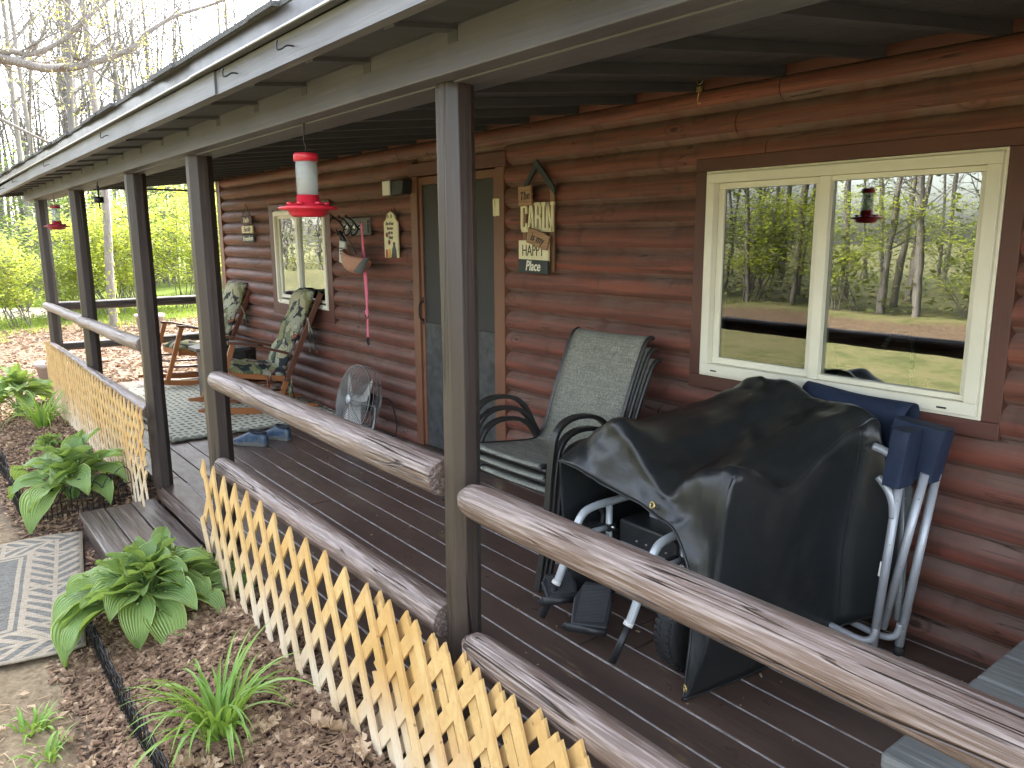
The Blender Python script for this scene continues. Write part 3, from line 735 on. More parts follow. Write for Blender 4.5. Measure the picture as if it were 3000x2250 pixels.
lattice(-8.52, -4.78, .535, .505, None, 1.005, .985, 'long pale pine lattice panel at the far side of the step, behind the hostas', 21, sp=.102)
lattice(-3.66, -.98, .472, .420, None, 1.000, .975, 'raw pine lattice panel with ragged pointed tops, front one right of the step', 22)
lattice(-1.98, -.92, .430, .415, None, 1.018, .995, 'second pine lattice panel doubled up behind the near end of the front one', 23)
# ------------------------------------------------------------------ lettering
def text_mesh(txt, size, ext=.001, bold=0.0, shear=0.0, sx=1.0):
    cu = bpy.data.curves.new('t', 'FONT'); cu.body = txt; cu.size = size; cu.extrude = ext; cu.offset = bold; cu.shear = shear; cu.align_x = 'CENTER'; cu.align_y = 'CENTER'; cu.resolution_u = 3
    to = bpy.data.objects.new('t', cu); COL.objects.link(to)
    bpy.context.view_layer.update()
    me = bpy.data.meshes.new_from_object(to.evaluated_get(bpy.context.evaluated_depsgraph_get()))
    P = [V((v.co.x*sx, v.co.y, v.co.z)) for v in me.vertices]; F = [tuple(p.vertices) for p in me.polygons]
    bpy.data.objects.remove(to); bpy.data.curves.remove(cu); bpy.data.meshes.remove(me)
    return P, F
FACE = Matrix(((1,0,0),(0,0,-1),(0,1,0)))       # text xy -> wall xz, facing -Y
def put_text(mb, txt, size, c, ang=0, **k):
    P, F = text_mesh(txt, size, **k); R = Matrix.Rotation(ang, 3, 'Z'); c = V(c)
    mb.add([c+FACE @ (R @ p) for p in P], F)
def plate(mb, c, w, h, t, ang=0, jag=0, seed=0):
    r = random.Random(seed); pts = []; n = 7 if jag else 1
    for (a, b) in (((-1,-1),(1,-1)), ((1,-1),(1,1)), ((1,1),(-1,1)), ((-1,1),(-1,-1))):
        for i in range(n):
            f = i/n; pts.append(((a[0]+(b[0]-a[0])*f)*w/2+r.uniform(-jag, jag), (a[1]+(b[1]-a[1])*f)*h/2+r.uniform(-jag, jag)))
    R = Matrix.Rotation(ang, 3, 'Z'); pts = [(R @ V((x, y, 0))) for x, y in pts]
    mb.prism([(p.x, p.y) for p in pts], t, FACE, c)

# CABIN sign on the wall
SX, SY = -3.415, 2.838
sg = thing('wall_sign', (SX, SY, 1.30), 'tall layered wooden sign reading The CABIN is my HAPPY Place, with a black gable top', 'sign')
b = MB(); b.bx(SX-.135, SX-.105, SY, SY+.014, 1.315, 1.745); b.bx(SX+.10, SX+.135, SY, SY+.014, 1.295, 1.765); b.build('side_slat', M['barnwood'], sg, bevel=.002)
b = MB(); b.prism([(-.155, 1.685-1.8), (-.155, 1.715-1.8), (0, 1.905-1.8), (.155, 1.75-1.8), (.155, 1.705-1.8), (0, 1.855-1.8)], .014, FACE, (SX, SY-.001, 1.8)); b.build('gable_top', M['slate'], sg, bevel=.002)
b = MB(); plate(b, (SX-.075, SY-.022, 1.712), .115, .105, .014, .06, .0035, 1); pl = b.build('small_plank', M['oldwood'], sg, bevel=.002); b = MB(); put_text(b, 'The', .062, (SX-.075, SY-.037, 1.710), .08, shear=.25, bold=.0006, sx=.9); b.build('lettering', M['text_dk'], pl)
b = MB()
def slab_letter(b, ch, x, z, w, h, s, y, t):
    """heavy slab-serif capital built from strokes"""
    def r(a, c, d, e): b.bx(x+a*w, x+c*w, y, y+t, z+d*h, z+e*h)
    def q(p): b.prism([(x+u*w, z+v*h) for u, v in p], t, FACE, (0, y+t, 0))
    if ch == 'C': q([(.0, .14), (.0, .86), (.14, 1), (.34, 1), (.34, 0), (.14, 0)]); r(.34, .95, .0, .17); r(.34, .95, .83, 1.0); r(.72, 1.0, .62, .83); r(.72, 1.0, .17, .30)
    if ch == 'A': q([(.04, .08), (.34, 1), (.56, 1), (.30, .08)]); q([(.44, 1), (.66, 1), (.98, .08), (.66, .08)]); r(.28, .72, .30, .44); r(-.06, .40, .0, .10); r(.58, 1.06, .0, .10)
    if ch == 'B': r(.05, .38, 0, 1); r(-.06, .05, .88, 1); r(-.06, .05, 0, .12); r(.38, .82, .86, 1); r(.38, .82, 0, .14); r(.38, .78, .44, .57); q([(.66, .57), (.66, .86), (.82, 1), (.96, .88), (.96, .64), (.84, .52)]); q([(.66, .14), (.66, .44), (.84, .52), (1, .40), (1, .12), (.84, 0)])
    if ch == 'I': r(.25, .75, 0, 1); r(0, .25, .88, 1); r(.75, 1, .88, 1); r(0, .25, 0, .12); r(.75, 1, 0, .12)
    if ch == 'N': r(.05, .30, 0, 1); r(.74, .98, 0, 1); q([(.30, 1), (.05, 1), (.74, 0), (.98, 0)]); r(-.06, .05, .0, .11); r(.62, .74, .89, 1); r(.98, 1.08, .89, 1)
x = SX-.142
for ch, w in zip('CABIN', (.058, .062, .056, .036, .062)): slab_letter(b, ch, x, 1.515, w, .158, 0, SY-.012, .012); x += w+.0022
b.bx(SX-.14, SX+.135, SY-.004, SY, 1.512, 1.535); b.build('cabin_letters', M['cream'], sg, bevel=.0012)
b = MB(); plate(b, (SX+.04, SY-.026, 1.475), .185, .085, .013, -.27, .003, 4); pl = b.build('tilted_plank', M['oldwood'], sg, bevel=.002); b = MB(); put_text(b, 'is my', .062, (SX+.038, SY-.040, 1.475), -.27, shear=.28, bold=.0008, sx=.88); b.build('lettering', M['text_dk'], pl)
b = MB(); plate(b, (SX-.01, SY-.014, 1.408), .262, .118, .013); pl = b.build('cream_board', M['cream'], sg, bevel=.002); b = MB(); put_text(b, 'HAPPY', .092, (SX-.012, SY-.0285, 1.408), 0, sx=.70, bold=-.0006); b.build('lettering', M['text_dk'], pl)
b = MB(); plate(b, (SX-.01, SY-.018, 1.322), .262, .075, .013, -.02); pl = b.build('slate_board', M['slate'], sg, bevel=.002); b = MB(); put_text(b, 'Place', .078, (SX-.008, SY-.0325, 1.323), -.02, shear=.25, sx=.80, bold=.001); b.build('lettering', M['text_lt'], pl)

# bear sign
BX, BY = -5.068, 2.842
sg = thing('wall_sign', (BX, BY, 1.33), 'cream paddle-shaped sign about an old bear, with painted flowers, honey pots and a dark bear', 'sign')
b = MB(); pts = [(-.100, -.158), (.100, -.158), (.100, .095), (.068, .115), (.052, .15), (.0, .172), (-.052, .15), (-.068, .115), (-.100, .095)]
b.prism(pts, .014, FACE, (BX, BY, 1.50)); b.build('board', M['cream'], sg, bevel=.003)
b = MB(); 
for i, (s, z) in enumerate((('One old bear', 1.585), ('lives here', 1.552), ('with his', 1.520), ('Honey', 1.488))): put_text(b, s, .036 if i != 3 else .04, (BX-.012+.004*i, BY-.0145, z), 0, sx=.60, shear=.12)
b.build('lettering', M['text_dk'], sg)
b = MB(); pz = [(-.02, 0), (.055, 0), (.05, .05), (.035, .085), (.038, .105), (.022, .115), (.008, .105), (.008, .085), (-.005, .06), (-.012, .03)]; b.prism(pz, .003, FACE, (BX+.025, BY-.0142, 1.342)); b.build('bear_shape', M['tabledk'], sg)
pr = m_plain('painted_red', (.45, .10, .06), .6)
for cx, cz in ((-.055, 1.505), (-.025, 1.452)):
    b = MB()
    for j in range(6): b.lathe([(.0, 0), (.009, 0), (.009, .002), (0, .002)], (BX+cx+.009*math.cos(j*1.047), BY-.0142, cz+.010*math.sin(j*1.047)), 7, FACE, False)
    b.build('red_flower', pr, sg)
b = MB(); b.bx(BX-.078, BX-.050, BY-.0165, BY-.0142, 1.345, 1.40); b.build('red_pot', pr, sg)
b = MB(); b.prism([(-.018, 0), (.012, 0), (.016, .03), (.008, .06), (-.012, .06), (-.02, .03)], .0025, FACE, (BX-.022, BY-.0142, 1.345)); b.build('honey_pot', m_plain('painted_yellow', (.62, .38, .05), .6), sg)
b = MB(); 
for cx in (-.035, .015): b.tube([(BX+cx-.012, BY-.015, 1.628), (BX+cx+.002, BY-.016, 1.648), (BX+cx+.012, BY-.015, 1.632), (BX+cx, BY-.016, 1.622)], .0022, 5)
b.tube([(BX-.035, BY+.006, 1.655), (BX-.012, BY+.016, 1.71), (BX+.005, BY+.016, 1.712), (BX+.04, BY+.006, 1.655)], .002, 5); b.build('wire_hanger', M['blk_metal'], sg)

# three small hanging boards
FX, FY = -8.04, 2.84
sg = thing('wall_sign', (FX, FY, 1.43), 'three small linked boards reading Faith, Family and Freedom on a wire', 'sign')
cols = [m_plain('maroon_board', (.10, .05, .045), .7, .2), M['cream'], m_plain('teal_board', (.045, .075, .075), .7, .2)]
for i, (s, mt) in enumerate((('Faith', 'text_lt'), ('Family', 'trimred'), ('Freedom', 'text_lt'))):
    z = 1.665-.092*i; b = MB(); n = 14; pts = [(-.155+.31*j/n, -.038+(.005 if j % 2 else 0)) for j in range(n+1)]+[(.155-.31*j/n, .038-(.005 if j % 2 else 0)) for j in range(n+1)]
    b.prism(pts, .012, FACE, (FX+.012*i, FY, z)); p = b.build('board', cols[i], sg)
    b = MB(); put_text(b, s, .066, (FX+.012*i, FY-.0128, z), .04, sx=1.2, bold=.0012, shear=.2); b.build('lettering', M[mt], p)
b = MB(); b.tube([(FX-.11, FY-.006, 1.70), (FX, FY-.006, 1.825), (FX+.11, FY-.006, 1.70)], .003, 5)
b.build('wire_hanger', M['blk_metal'], sg)
for z in (1.619, 1.527):
    for d in (-.08, .08): b = MB(); b.tube([(FX+d, FY-.006, z+.012), (FX+d+.005, FY-.006, z-.012)], .003, 5); b.build('wire_link', M['blk_metal'], sg)

# wall light
wl = thing('wall_light', (-4.93, 2.83, 1.77), 'small black solar wall light with a white front, left of the screen door', 'light')
b = MB(); b.prism([(-.115, -.05), (.13, -.045), (.15, .05), (-.13, .055)], .085, FACE, (-4.93, 2.855, 1.825)); b.build('housing', M['blk_plastic'], wl, bevel=.008)
b = MB(); b.bx(-5.045, -4.94, 2.757, 2.769, 1.777, 1.876); b.build('lens', M['white'], wl, bevel=.006)

# coat rack
RXc = -5.63
rk = thing('coat_rack', (RXc, 2.85, 1.52), 'weathered wooden rack with three black double hooks on the log wall', 'rack')
b = MB(); b.bx(RXc-.24, RXc+.22, 2.842, 2.858, 1.505, 1.635); b.bx(RXc-.21, RXc+.20, 2.832, 2.8415, 1.52, 1.62); b.build('back_board', M['bench'], rk, bevel=.003)
for hx in (-.145, -.025, .095):
    b = MB(); b.lathe([(0, 0), (.034, 0), (.03, .008), (0, .012)], (RXc+hx, 2.83, 1.57), 14, Matrix(((1,0,0),(0,0,-1),(0,1.15,0))))
    hk = b.build('hook', M['steel'], rk)
    b = MB(); b.tube(spline([(RXc+hx, 2.822, 1.545), (RXc+hx, 2.80, 1.565), (RXc+hx+.012, 2.76, 1.61), (RXc+hx+.02, 2.70, 1.645)], 5), .0055, 7); b.lathe([(0, -.011), (.011, 0), (0, .011)], (RXc+hx+.02, 2.70, 1.648), 10)
    b.tube(spline([(RXc+hx, 2.815, 1.58), (RXc+hx, 2.79, 1.52), (RXc+hx, 2.755, 1.505), (RXc+hx, 2.742, 1.54)], 5), .0055, 7); b.lathe([(0, -.009), (.009, 0), (0, .009)], (RXc+hx, 2.742, 1.545), 10)
    b.build('hook_arm', M['blk_metal'], hk)
# phone handset on straps
ph = thing('walkie_phone', (-5.72, 2.765, 1.30), 'grey handset with a keypad hanging by black straps from the leftmost hook of the rack', 'handset')
b = MB(); b.box((-5.72, 2.765, 1.375), (.095, .032, .175), (0, .12, 0)); b.build('body', M['silver'], ph, bevel=.008)
b = MB()
for i in range(3):
    for j in range(3): b.box((-5.742+.022*i+.004*j, 2.7475, 1.405-.021*j), (.014, .004, .012))
b.build('keypad', M['blk_plastic'], ph)
for p, q, w in (((-5.745, 2.77, 1.46), (-5.775, 2.755, 1.535), .010), ((-5.675, 2.77, 1.44), (-5.745, 2.755, 1.535), .014)): b = MB(); b.tube([p, q], w, 6); b.build('strap', M['blk_plastic'], ph)
# visor cap
cp = thing('visor_cap', (-5.42, 2.72, 1.20), 'tan sun visor with grey brim, its shaded hollow coloured dark, hanging from the coat rack', 'visor')
CC = V((-5.43, 2.735, 1.345)); Rv = Euler((-.42, .20, 0)).to_matrix(); b = MB(); rows = []
for i in range(9):
    t = i/8; a = PI/2*t*.92; r = math.cos(a); rows.append([CC+Rv @ V((.185*r*math.cos(q), .085*r*math.sin(q), -.125*math.sin(a)+.018*math.cos(2*q)*(1-t))) for q in [2*PI*j/32 for j in range(33)]])
b.grid(rows); b.build('band', M['tan'], cp, solid=.005)
b = MB(); b.add([CC+Rv @ V((.165*math.cos(q), .072*math.sin(q), -.022)) for q in [2*PI*j/24 for j in range(24)]], [tuple(range(24))]); b.build('hollow_shade', M['text_dk'], cp)  # flat dark disc painted in for the shade of the visor's hollow
b = MB(); b.grid([[V((-5.235+.075*u-.13*v*(1-.35*u), 2.70-.035*math.sin(u*PI)-.02*v, 1.325+.02*u-.075*v-.045*u*v)) for v in [k/6 for k in range(7)]] for u in [k/6 for k in range(7)]]); b.build('brim', M['greycloth'], cp, solid=.005)
b = MB(); b.tube(spline([CC+V((.05, -.03, .02)), (-5.52, 2.73, 1.45), (-5.655, 2.745, 1.52)], 5), .004, 5); b.build('strap', M['blk_plastic'], cp)
# pink leash
ls = thing('dog_leash', (-5.40, 2.78, .66), 'long pink webbing leash with a black clip hanging from the rack', 'leash')
b = MB(); pts = spline([(-5.412, 2.775, 1.60), (-5.402, 2.772, 1.45), (-5.388, 2.778, 1.15), (-5.392, 2.782, .95), (-5.396, 2.782, .73)], 6)
b.grid([[p+V((-.020, .004*math.sin(p.z*9), 0)), p+V((.020, -.004*math.sin(p.z*9), 0))] for p in pts]); b.build('webbing', M['pinkweb'], ls, solid=.004)
b = MB(); b.box((-5.394, 2.780, .925), (.046, .008, .03)); b.build('stitched_fold', M['pinkweb'], ls)
b = MB(); b.tube([(-5.391+.024*math.cos(a), 2.775, .90+.024*math.sin(a)) for a in [PI+PI*k/10 for k in range(11)]], .004, 6); b.build('slide_ring', M['blk_metal'], ls); b = MB(); b.tube([(-5.396+.012*math.cos(a), 2.782, .70+.03*math.sin(a)) for a in [2*PI*k/12 for k in range(12)]], .005, 6, closed=True); b.build('clip', M['blk_metal'], ls)

# ------------------------------------------------------------------ hanging things under the beam
def feeder(X, Yc, zt, sc, matred, label, wires):
    f = thing('hummingbird_feeder', (X, Yc, zt-.20*sc), label, 'feeder', 'hummingbird feeders under the porch beam')
    S = Matrix.Scale(sc, 3); c = (X, Yc, zt-.20*sc)
    b = MB(); b.lathe([(.0, -.008), (.05, -.008), (.062, .0), (.066, .012), (.095, .016), (.098, .022), (.07, .028), (.05, .035), (.038, .037), (.036, .062), (.0, .062)], c, 30, S)
    base = b.build('base', matred, f)
    for k in range(6):
        b = MB(); a = k*PI/3+.2; q = V((math.cos(a), math.sin(a), 0))*.058*sc+V(c)+V((0, 0, .031*sc)); b.lathe([(.013*sc, 0), (.011*sc, .008*sc), (.004*sc, .009*sc), (0, .004*sc)], q, 8); b.build('feeding_port', matred, base)
    b = MB(); b.lathe([(.030, .062), (.035, .066), (.035, .168), (.033, .172)], c, 24, S); b.lathe([(.030, .172), (.030, .06)], c, 24, S); b.build('bottle', M['bottle'], f)
    b = MB(); b.lathe([(.0, .195), (.036, .195), (.040, .190), (.040, .170), (.0, .170)], c, 24, S); b.build('cap', matred, f)
    b = MB(); b.tube(wires, .0022, 5); b.build('hanger_wire', M['blk_metal'], f)
    return f
feeder(-2.50, 1.09, 1.765, 1.0, M['red'], 'bright red and clear hummingbird feeder hanging in front of the small window', spline([(-2.50, 1.09, 1.763), (-2.494, 1.09, 1.785), (-2.508, 1.09, 1.80), (-2.50, 1.09, 1.855)], 4))
b = None
feeder(-7.68, 1.09, 1.775, 1.0, M['dkred'], 'dark red hummingbird feeder hanging at the far end of the beam', spline([(-7.68, 1.09, 1.772), (-7.66, 1.09, 1.79), (-7.69, 1.09, 1.805), (-7.68, 1.09, 1.855)], 4))
hk = thing('feeder_hook', (-5.85, 1.09, 1.69), 'empty black iron hook with a square ant cup under the beam', 'hook')
b = MB(); b.tube([(-5.85+.022*math.cos(a), 1.09, 1.815+.022*math.sin(a)) for a in [PI*.55+PI*1.7*k/14 for k in range(15)]], .005, 6); b.tube([(-5.85, 1.09, 1.855), (-5.85, 1.09, 1.836)], .004, 6); b.tube([(-5.852, 1.09, 1.795), (-5.852, 1.09, 1.70)], .005, 6); b.tube(spline([(-5.852, 1.09, 1.70), (-5.845, 1.09, 1.685), (-5.83, 1.09, 1.69)], 4), .004, 6); b.build('rod', M['blk_metal'], hk)
b = MB(); b.lathe([(.0, -.019), (.030, -.019), (.030, .019), (.024, .019), (.022, -.008), (0, -.01)], (-5.852, 1.09, 1.742), 16); b.build('cup', M['blk_metal'], hk)
for (hx, lab) in ((-1.96, 'screw hook in the fascia nearest the camera'), (-2.37, 'screw hook in the fascia just right of the board joint'), (-4.11, 'screw hook in the middle of the fascia'), (-5.9, 'screw hook on the far half of the fascia beside a crack'), (-7.65, 'tiny screw hook near the far end of the fascia'), (-8.6, 'last tiny screw hook at the far end of the fascia')):
    b = MB(); zc = zf+.052-.014*sstep(-6.8, -9.3, hx); b.tube(spline([(hx, .842, zc), (hx-.001, .822, zc), (hx-.006, .808, zc-.009), (hx-.017, .802, zc-.009), (hx-.023, .803, zc+.004), (hx-.019, .804, zc+.014)], 4), .0024, 6)
    tag(b.build('screw_hook', M['blk_metal']), lab, 'hook', 'screw hooks in the fascia')
hk = MB(); hk.tube([(-2.285, 2.80, 2.20), (-2.285, 2.80, 2.165)], .003, 5); hk.tube([(-2.285+.016*math.cos(a), 2.80, 2.145+.020*math.sin(a)) for a in [2*PI*k/12 for k in range(12)]], .0022, 5, closed=True); hk.box((-2.285, 2.80, 2.105), (.026, .008, .022)); hk.tube(spline([(-2.287, 2.80, 2.095), (-2.294, 2.80, 2.06), (-2.285, 2.80, 2.045), (-2.277, 2.80, 2.052)], 4), .0024, 5)
tag(hk.build('hanging_clip', M['brass']), 'small rusty ring and clip hanging by the wall from a rafter', 'clip')

# ------------------------------------------------------------------ rocking chairs (local: x left, -y forward)
def rocking_chair(loc, rz, label):
    t = thing('rocking_chair', loc, label, 'chair', 'wooden rocking chairs with leaf print cushions', rz, True)
    w = .265
    for s in (-1, 1):
        x = s*w; b = MB(); rows = []
        for i in range(17):
            u = .535-.985*i/16; z = .004+.155*(u+.16)**2
            hh = .052*(1-.55*sstep(.36, .50, abs(u-.04)))
            rows.append([(x-.014, -u, z), (x+.014, -u, z), (x+.014, -u, z+hh), (x-.014, -u, z+hh), (x-.014, -u, z)])
        b.grid(rows, False); b.face((3, 2, 1, 0)); e = 16*5; b.face((e, e+1, e+2, e+3)); b.build('rocker', M['rockwood'], t, bevel=.003)
        b = MB(); b.bar((x, -.405, .085), (x, -.228, .615), .028, .044, (0, 1, 0)); b.build('front_leg', M['rockwood'], t, bevel=.003)
        b = MB(); b.bar((x*.98, .095, .035), (x*.98, .19, .265), .028, .045, (0, 1, 0)); b.build('rear_leg', M['rockwood'], t, bevel=.003)
        b = MB(); b.bar((x*.94, .17, .22), (x*.94, .535, 1.005), .026, .045, (0, 1, 0)); b.build('back_post', M['rockdark'], t, bevel=.003)
        b = MB(); P = []
        for yq, zq, ww in ((-.27, .642, .046), (-.15, .625, .052), (.05, .57, .045), (.225, .515, .030)):
            P.append([(x-ww/2, yq, zq), (x+ww/2, yq, zq), (x+ww/2, yq, zq-.022), (x-ww/2, yq, zq-.022), (x-ww/2, yq, zq)])
        b.grid(P, False); b.face((0, 1, 2, 3)); b.face((18, 17, 16, 15)); b.build('armrest', M['rockdark'], t, bevel=.004)
    b = MB()
    for s in (-1, 1): b.bar((s*.235, -.25, .365), (s*.235, .20, .29), .022, .06); 
    b.bar((-.25, -.255, .36), (.25, -.255, .36), .024, .065); b.bar((-.25, .19, .29), (.25, .19, .29), .024, .05)
    for yq in (-.13, 0, .1): b.bar((-.235, yq, .36-.16*(yq+.25)), (.235, yq, .36-.16*(yq+.25)), .05, .012)
    b.build('seat_frame', M['rockwood'], t, bevel=.002)
    b = MB(); 
    for z, yq in ((.17, -.376), (.27, -.343)): b.tube([(-w, yq, z), (w, yq, z)], .011, 8)
    for s in (-1, 1):
        for z, yq in ((.16, -.38), (.225, -.36), (.29, -.335)): b.tube([(s*w, yq, z), (s*w, .15, z-.03)], .010, 8)
    b.build('stretcher', M['rockdark'], t)
    b = MB()
    for k in range(4): f = .3+.2*k; b.bar((-.245, .17+.365*f, .22+.785*f), (.245, .17+.365*f, .22+.785*f), .012, .06, (0, -.42, .9))
    b.build('back_slat', M['rockdark'], t)
    def pad(name, org, u, v, nrm, th, nu, nv, seed):
        m = MB(); top = []; bot = []
        for i in range(nv+1):
            r1 = []; r2 = []
            for j in range(nu+1):
                a = j/nu; c = i/nv; e = min(a, 1-a)*2; f = min(c, 1-c)*2; q = V(org)+V(u)*(a-.5)+V(v)*c
                puff = th*(.25+.75*min(1, (e*2.4))**.5*min(1, (f*6))**.5)*(.80+.20*abs(math.sin(c*PI*3)))+.020*noise.noise(q*9+V((seed, 0, 0)))
                ed = .012*noise.noise(q*14+V((0, seed, 0)))
                r1.append(q+V(nrm)*(puff)+V(u).normalized()*ed); r2.append(q-V(nrm)*.008+V(u).normalized()*ed)
            top.append(r1); bot.append(r2)
        m.grid(top); m.grid([r[::-1] for r in bot]); n = (nu+1); N = n*(nv+1)
        for i in range(nv):
            m.face((i*n, (i+1)*n, N+(i+1)*n+nu, N+i*n+nu), True); m.face((i*n+nu, N+i*n, N+(i+1)*n, (i+1)*n+nu), True)
        for j in range(nu):
            m.face((j, N+nu-j, N+nu-j-1, j+1), True); m.face((nv*n+j, nv*n+j+1, N+nv*n+nu-j-1, N+nv*n+nu-j), True)
        o = m.build(name, M['floral'], t); return o
    sc_ = pad('seat_cushion', (0, .20, .315), (.50, 0, 0), (0, -.47, .075), (0, .15, .98), .075, 18, 16, loc[0])
    bk = pad('back_cushion', (0, .175, .34), (.47, 0, 0), (0, .315, .685), (0, -.905, .42), .075, 18, 26, loc[0]+5)
    b = MB(); rr = random.Random(int(loc[0]*10))
    for (px, py, pz, n) in ((.235, .20, .33, 4), (-.235, .2, .33, 3), (.25, .40, .78, 2), (.25, .02, .32, 2)):
        for k in range(n): b.tube(spline([(px, py, pz), (px+rr.uniform(.0, .03), py+rr.uniform(-.02, .05), pz-.03+rr.uniform(0, .03)), (px+rr.uniform(0, .05), py+rr.uniform(0, .08), pz-rr.uniform(.14, .3))], 4), .006, 4)
    b.build('cushion_tie', M['floral'], sc_)
    return t
rocking_chair((-6.678, 2.348, .012), -.133, 'near wooden rocking chair with tropical leaf cushions, in front of the small window')
rocking_chair((-8.416, 2.357, .0), .047, 'far wooden rocking chair with leaf print cushions, by the end railing')
# table between them
tb = thing('side_table', (-7.42, 2.34, 0), 'dark octagonal side table between the two rocking chairs', 'table')
oct_ = lambda r, z0, z1, b: b.lathe([(r, z0), (r, z1)], (-7.42, 2.34, 0), 8, Matrix.Rotation(PI/8, 3, 'Z'), False)
b = MB(); oct_(.335, .47, .50, b); b.build('table_top', M['tabledk'], tb, bevel=.004)
b = MB(); oct_(.265, .002, .469, b)
for k in range(8): a = k*PI/4; b.box((-7.42+.247*math.cos(a), 2.34+.247*math.sin(a), .24), (.012, .09, .36), (0, 0, a))
b.build('table_base', M['tabledk'], tb, bevel=.003)
b = MB(); b.lathe([(.0, 0), (.035, 0), (.037, .01), (.037, .095), (.03, .105), (.03, .118), (0, .118)], (-7.2, 2.26, .501), 16); tag(b.build('jar', m_plain('green_jar', (.05, .075, .06), .25)), 'small dark jar with a lid standing on the dark side table', 'jar')
# braided porch rug
b = MB(); rows = []; rr = random.Random(4)
RGX0, RGX1, RGY0, RGY1 = -8.32, -5.93, 1.47, 2.83
for i in range(41):
    u = i/40; rows.append([(RGX0+(RGX1-RGX0)*u+.03*v-.02+.02*noise.noise(V((u*9, v*6, 0))), RGY0+(RGY1-RGY0)*v-.03*u+.015*noise.noise(V((u*14, v*3, 4))), .018+.006*noise.noise(V((u*20, v*14, 1)))) for v in [k/24 for k in range(25)]])
b.grid(rows)
rg = thing('porch_rug', ((RGX0+RGX1)/2, 2.1, 0), 'large grey-green braided rug under the rocking chairs', 'rug')
b.build('woven_field', M['braid'], rg, solid=.014)
b = MB(); per = [r[0] for r in rows]+rows[-1]+[r[-1] for r in rows[::-1]]+rows[0][::-1]
pts = spline([V(p)+V((rr.uniform(-.008, .008), rr.uniform(-.008, .008), 0)) for p in per[::2]], 3); b.tube([V((p.x, p.y, .017)) for p in pts], [.013+.005*math.sin(i*2.1) for i in range(len(pts))], 6); b.build('braided_edge', M['braidedge'], rg)

# clogs
def clog(toe, heel, side, label):
    t = thing('garden_clog', ((toe[0]+heel[0])/2, (toe[1]+heel[1])/2, 0), label, 'shoe', 'pair of blue clogs')
    a = V((*toe, 0)); h = V((*heel, 0)); f = (a-h); L = f.length; f.normalize(); l = V((-f.y, f.x, 0))*side
    prof = [(0, .012, .072), (.03, .024, .088), (.12, .032, .100), (.3, .033, .104), (.45, .035, .106), (.55, .039, .094), (.68, .045, .076), (.82, .046, .060), (.92, .037, .048), (.975, .023, .038), (1, .010, .028)]
    cen = lambda u: h+f*(L*u)+l*(.010*math.sin(u*PI)-.006*u)
    b = MB(); rows = []
    for u, w, z in prof:
        n = 18; rows.append([cen(u)+l*(w*math.copysign(abs(math.cos(q))**.75, math.cos(q)))+V((0, 0, .020+(z-.020)*max(0, math.sin(q))**.62)) for q in [PI*j/n for j in range(n+1)]])
    rows = [spline(r, 1) for r in rows]; cols = [spline([r[j] for r in rows], 3) for j in range(19)]
    b.grid([[c[i] for c in cols] for i in range(len(cols[0]))]); b.face([i for i in range(19)][::-1]); b.build('upper', M['clog'], t)
    so = MB(); out = [(u, w) for u, w, z in prof]; up_ = [cen(u)+l*(w+.004) for u, w in out]+[cen(u)-l*(w+.004) for u, w in out[::-1]]; n = len(up_)
    P = [p+V((0, 0, .002)) for p in up_]+[p+V((0, 0, .026+(.006 if .25 < ((p-h).dot(f)/L) < .5 else 0))) for p in up_]; so.add(P, [tuple(range(n))[::-1], tuple(range(n, 2*n))]+[(i, (i+1) % n, n+(i+1) % n, n+i) for i in range(n)], False)
    so.build('sole', m_plain('grey_sole', (.12, .12, .11), .6), t, bevel=.003)
    ring = [cen(.27+.23*math.cos(q))+l*(.030*math.sin(q))+V((0, 0, .103+.010*max(0, math.cos(q))-.004*max(0, -math.cos(q)))) for q in [2*PI*k/20 for k in range(20)]]
    c = MB(); c.tube(ring, .0065, 6, closed=True); c.build('collar', M['rubber'], t)
    c = MB(); c.add([p+V((0, 0, -.003)) for p in ring], [tuple(range(20))]); c.build('inside', M['text_dk'], t)  # dark disc over the closed upper stands for shade in the foot opening
clog((-5.66, 1.79), (-5.42, 1.955), 1, 'nearer blue mottled clog on the deck by the rug, toe to the left')
clog((-5.70, 2.02), (-5.46, 2.14), -1, 'blue mottled clog behind its twin, half hidden, heel toward the fan')

# floor fan
fn = thing('floor_fan', (-5.22, 2.62, 0), 'round metal floor fan with a wire cage against the log wall', 'fan')
FC = V((-5.235, 2.60, .285)); fd = V((-.02, -.95, .26)).normalized(); fu = V((0, 0, 1))-fd*fd.z; fu.normalize(); fl = fd.cross(fu)
b = MB(); Rr = .262
def ringp(r, off, n=40): return [FC+fd*off+(fl*math.cos(a)+fu*math.sin(a))*r for a in [2*PI*k/n for k in range(n)]]
for k in range(2, 17): 
    r = Rr*k/17; b.tube(ringp(r, .085-.03*(k/17)**2, 36), .0026, 4, closed=True)
for k in range(1, 12): r = Rr*k/12; b.tube(ringp(r, -.085+.03*(k/12)**3, 30), .0022, 4, closed=True)
for o in (.05, .02, -.01, -.04): b.tube(ringp(Rr, o, 40), .0022 if abs(o) < .045 else .0045, 4, closed=True)
for k in range(10):
    a = 2*PI*k/10; e = fl*math.cos(a)+fu*math.sin(a); b.tube([FC+fd*.086+e*.03, FC+fd*.055+e*Rr, FC-fd*.05+e*Rr, FC-fd*.085+e*.06], .0030, 4)
b.build('wire_cage', m_plain('grey_fan_wire', (.22, .22, .21), .4, .1, 10, .02, .3), fn)
b = MB(); Mx = Matrix((fl, fu, fd)).transposed(); b.lathe([(0, .091), (.034, .090), (.036, .084), (0, .084)], FC, 16, Mx); b.build('hub_badge', M['silver'], fn)
b = MB()
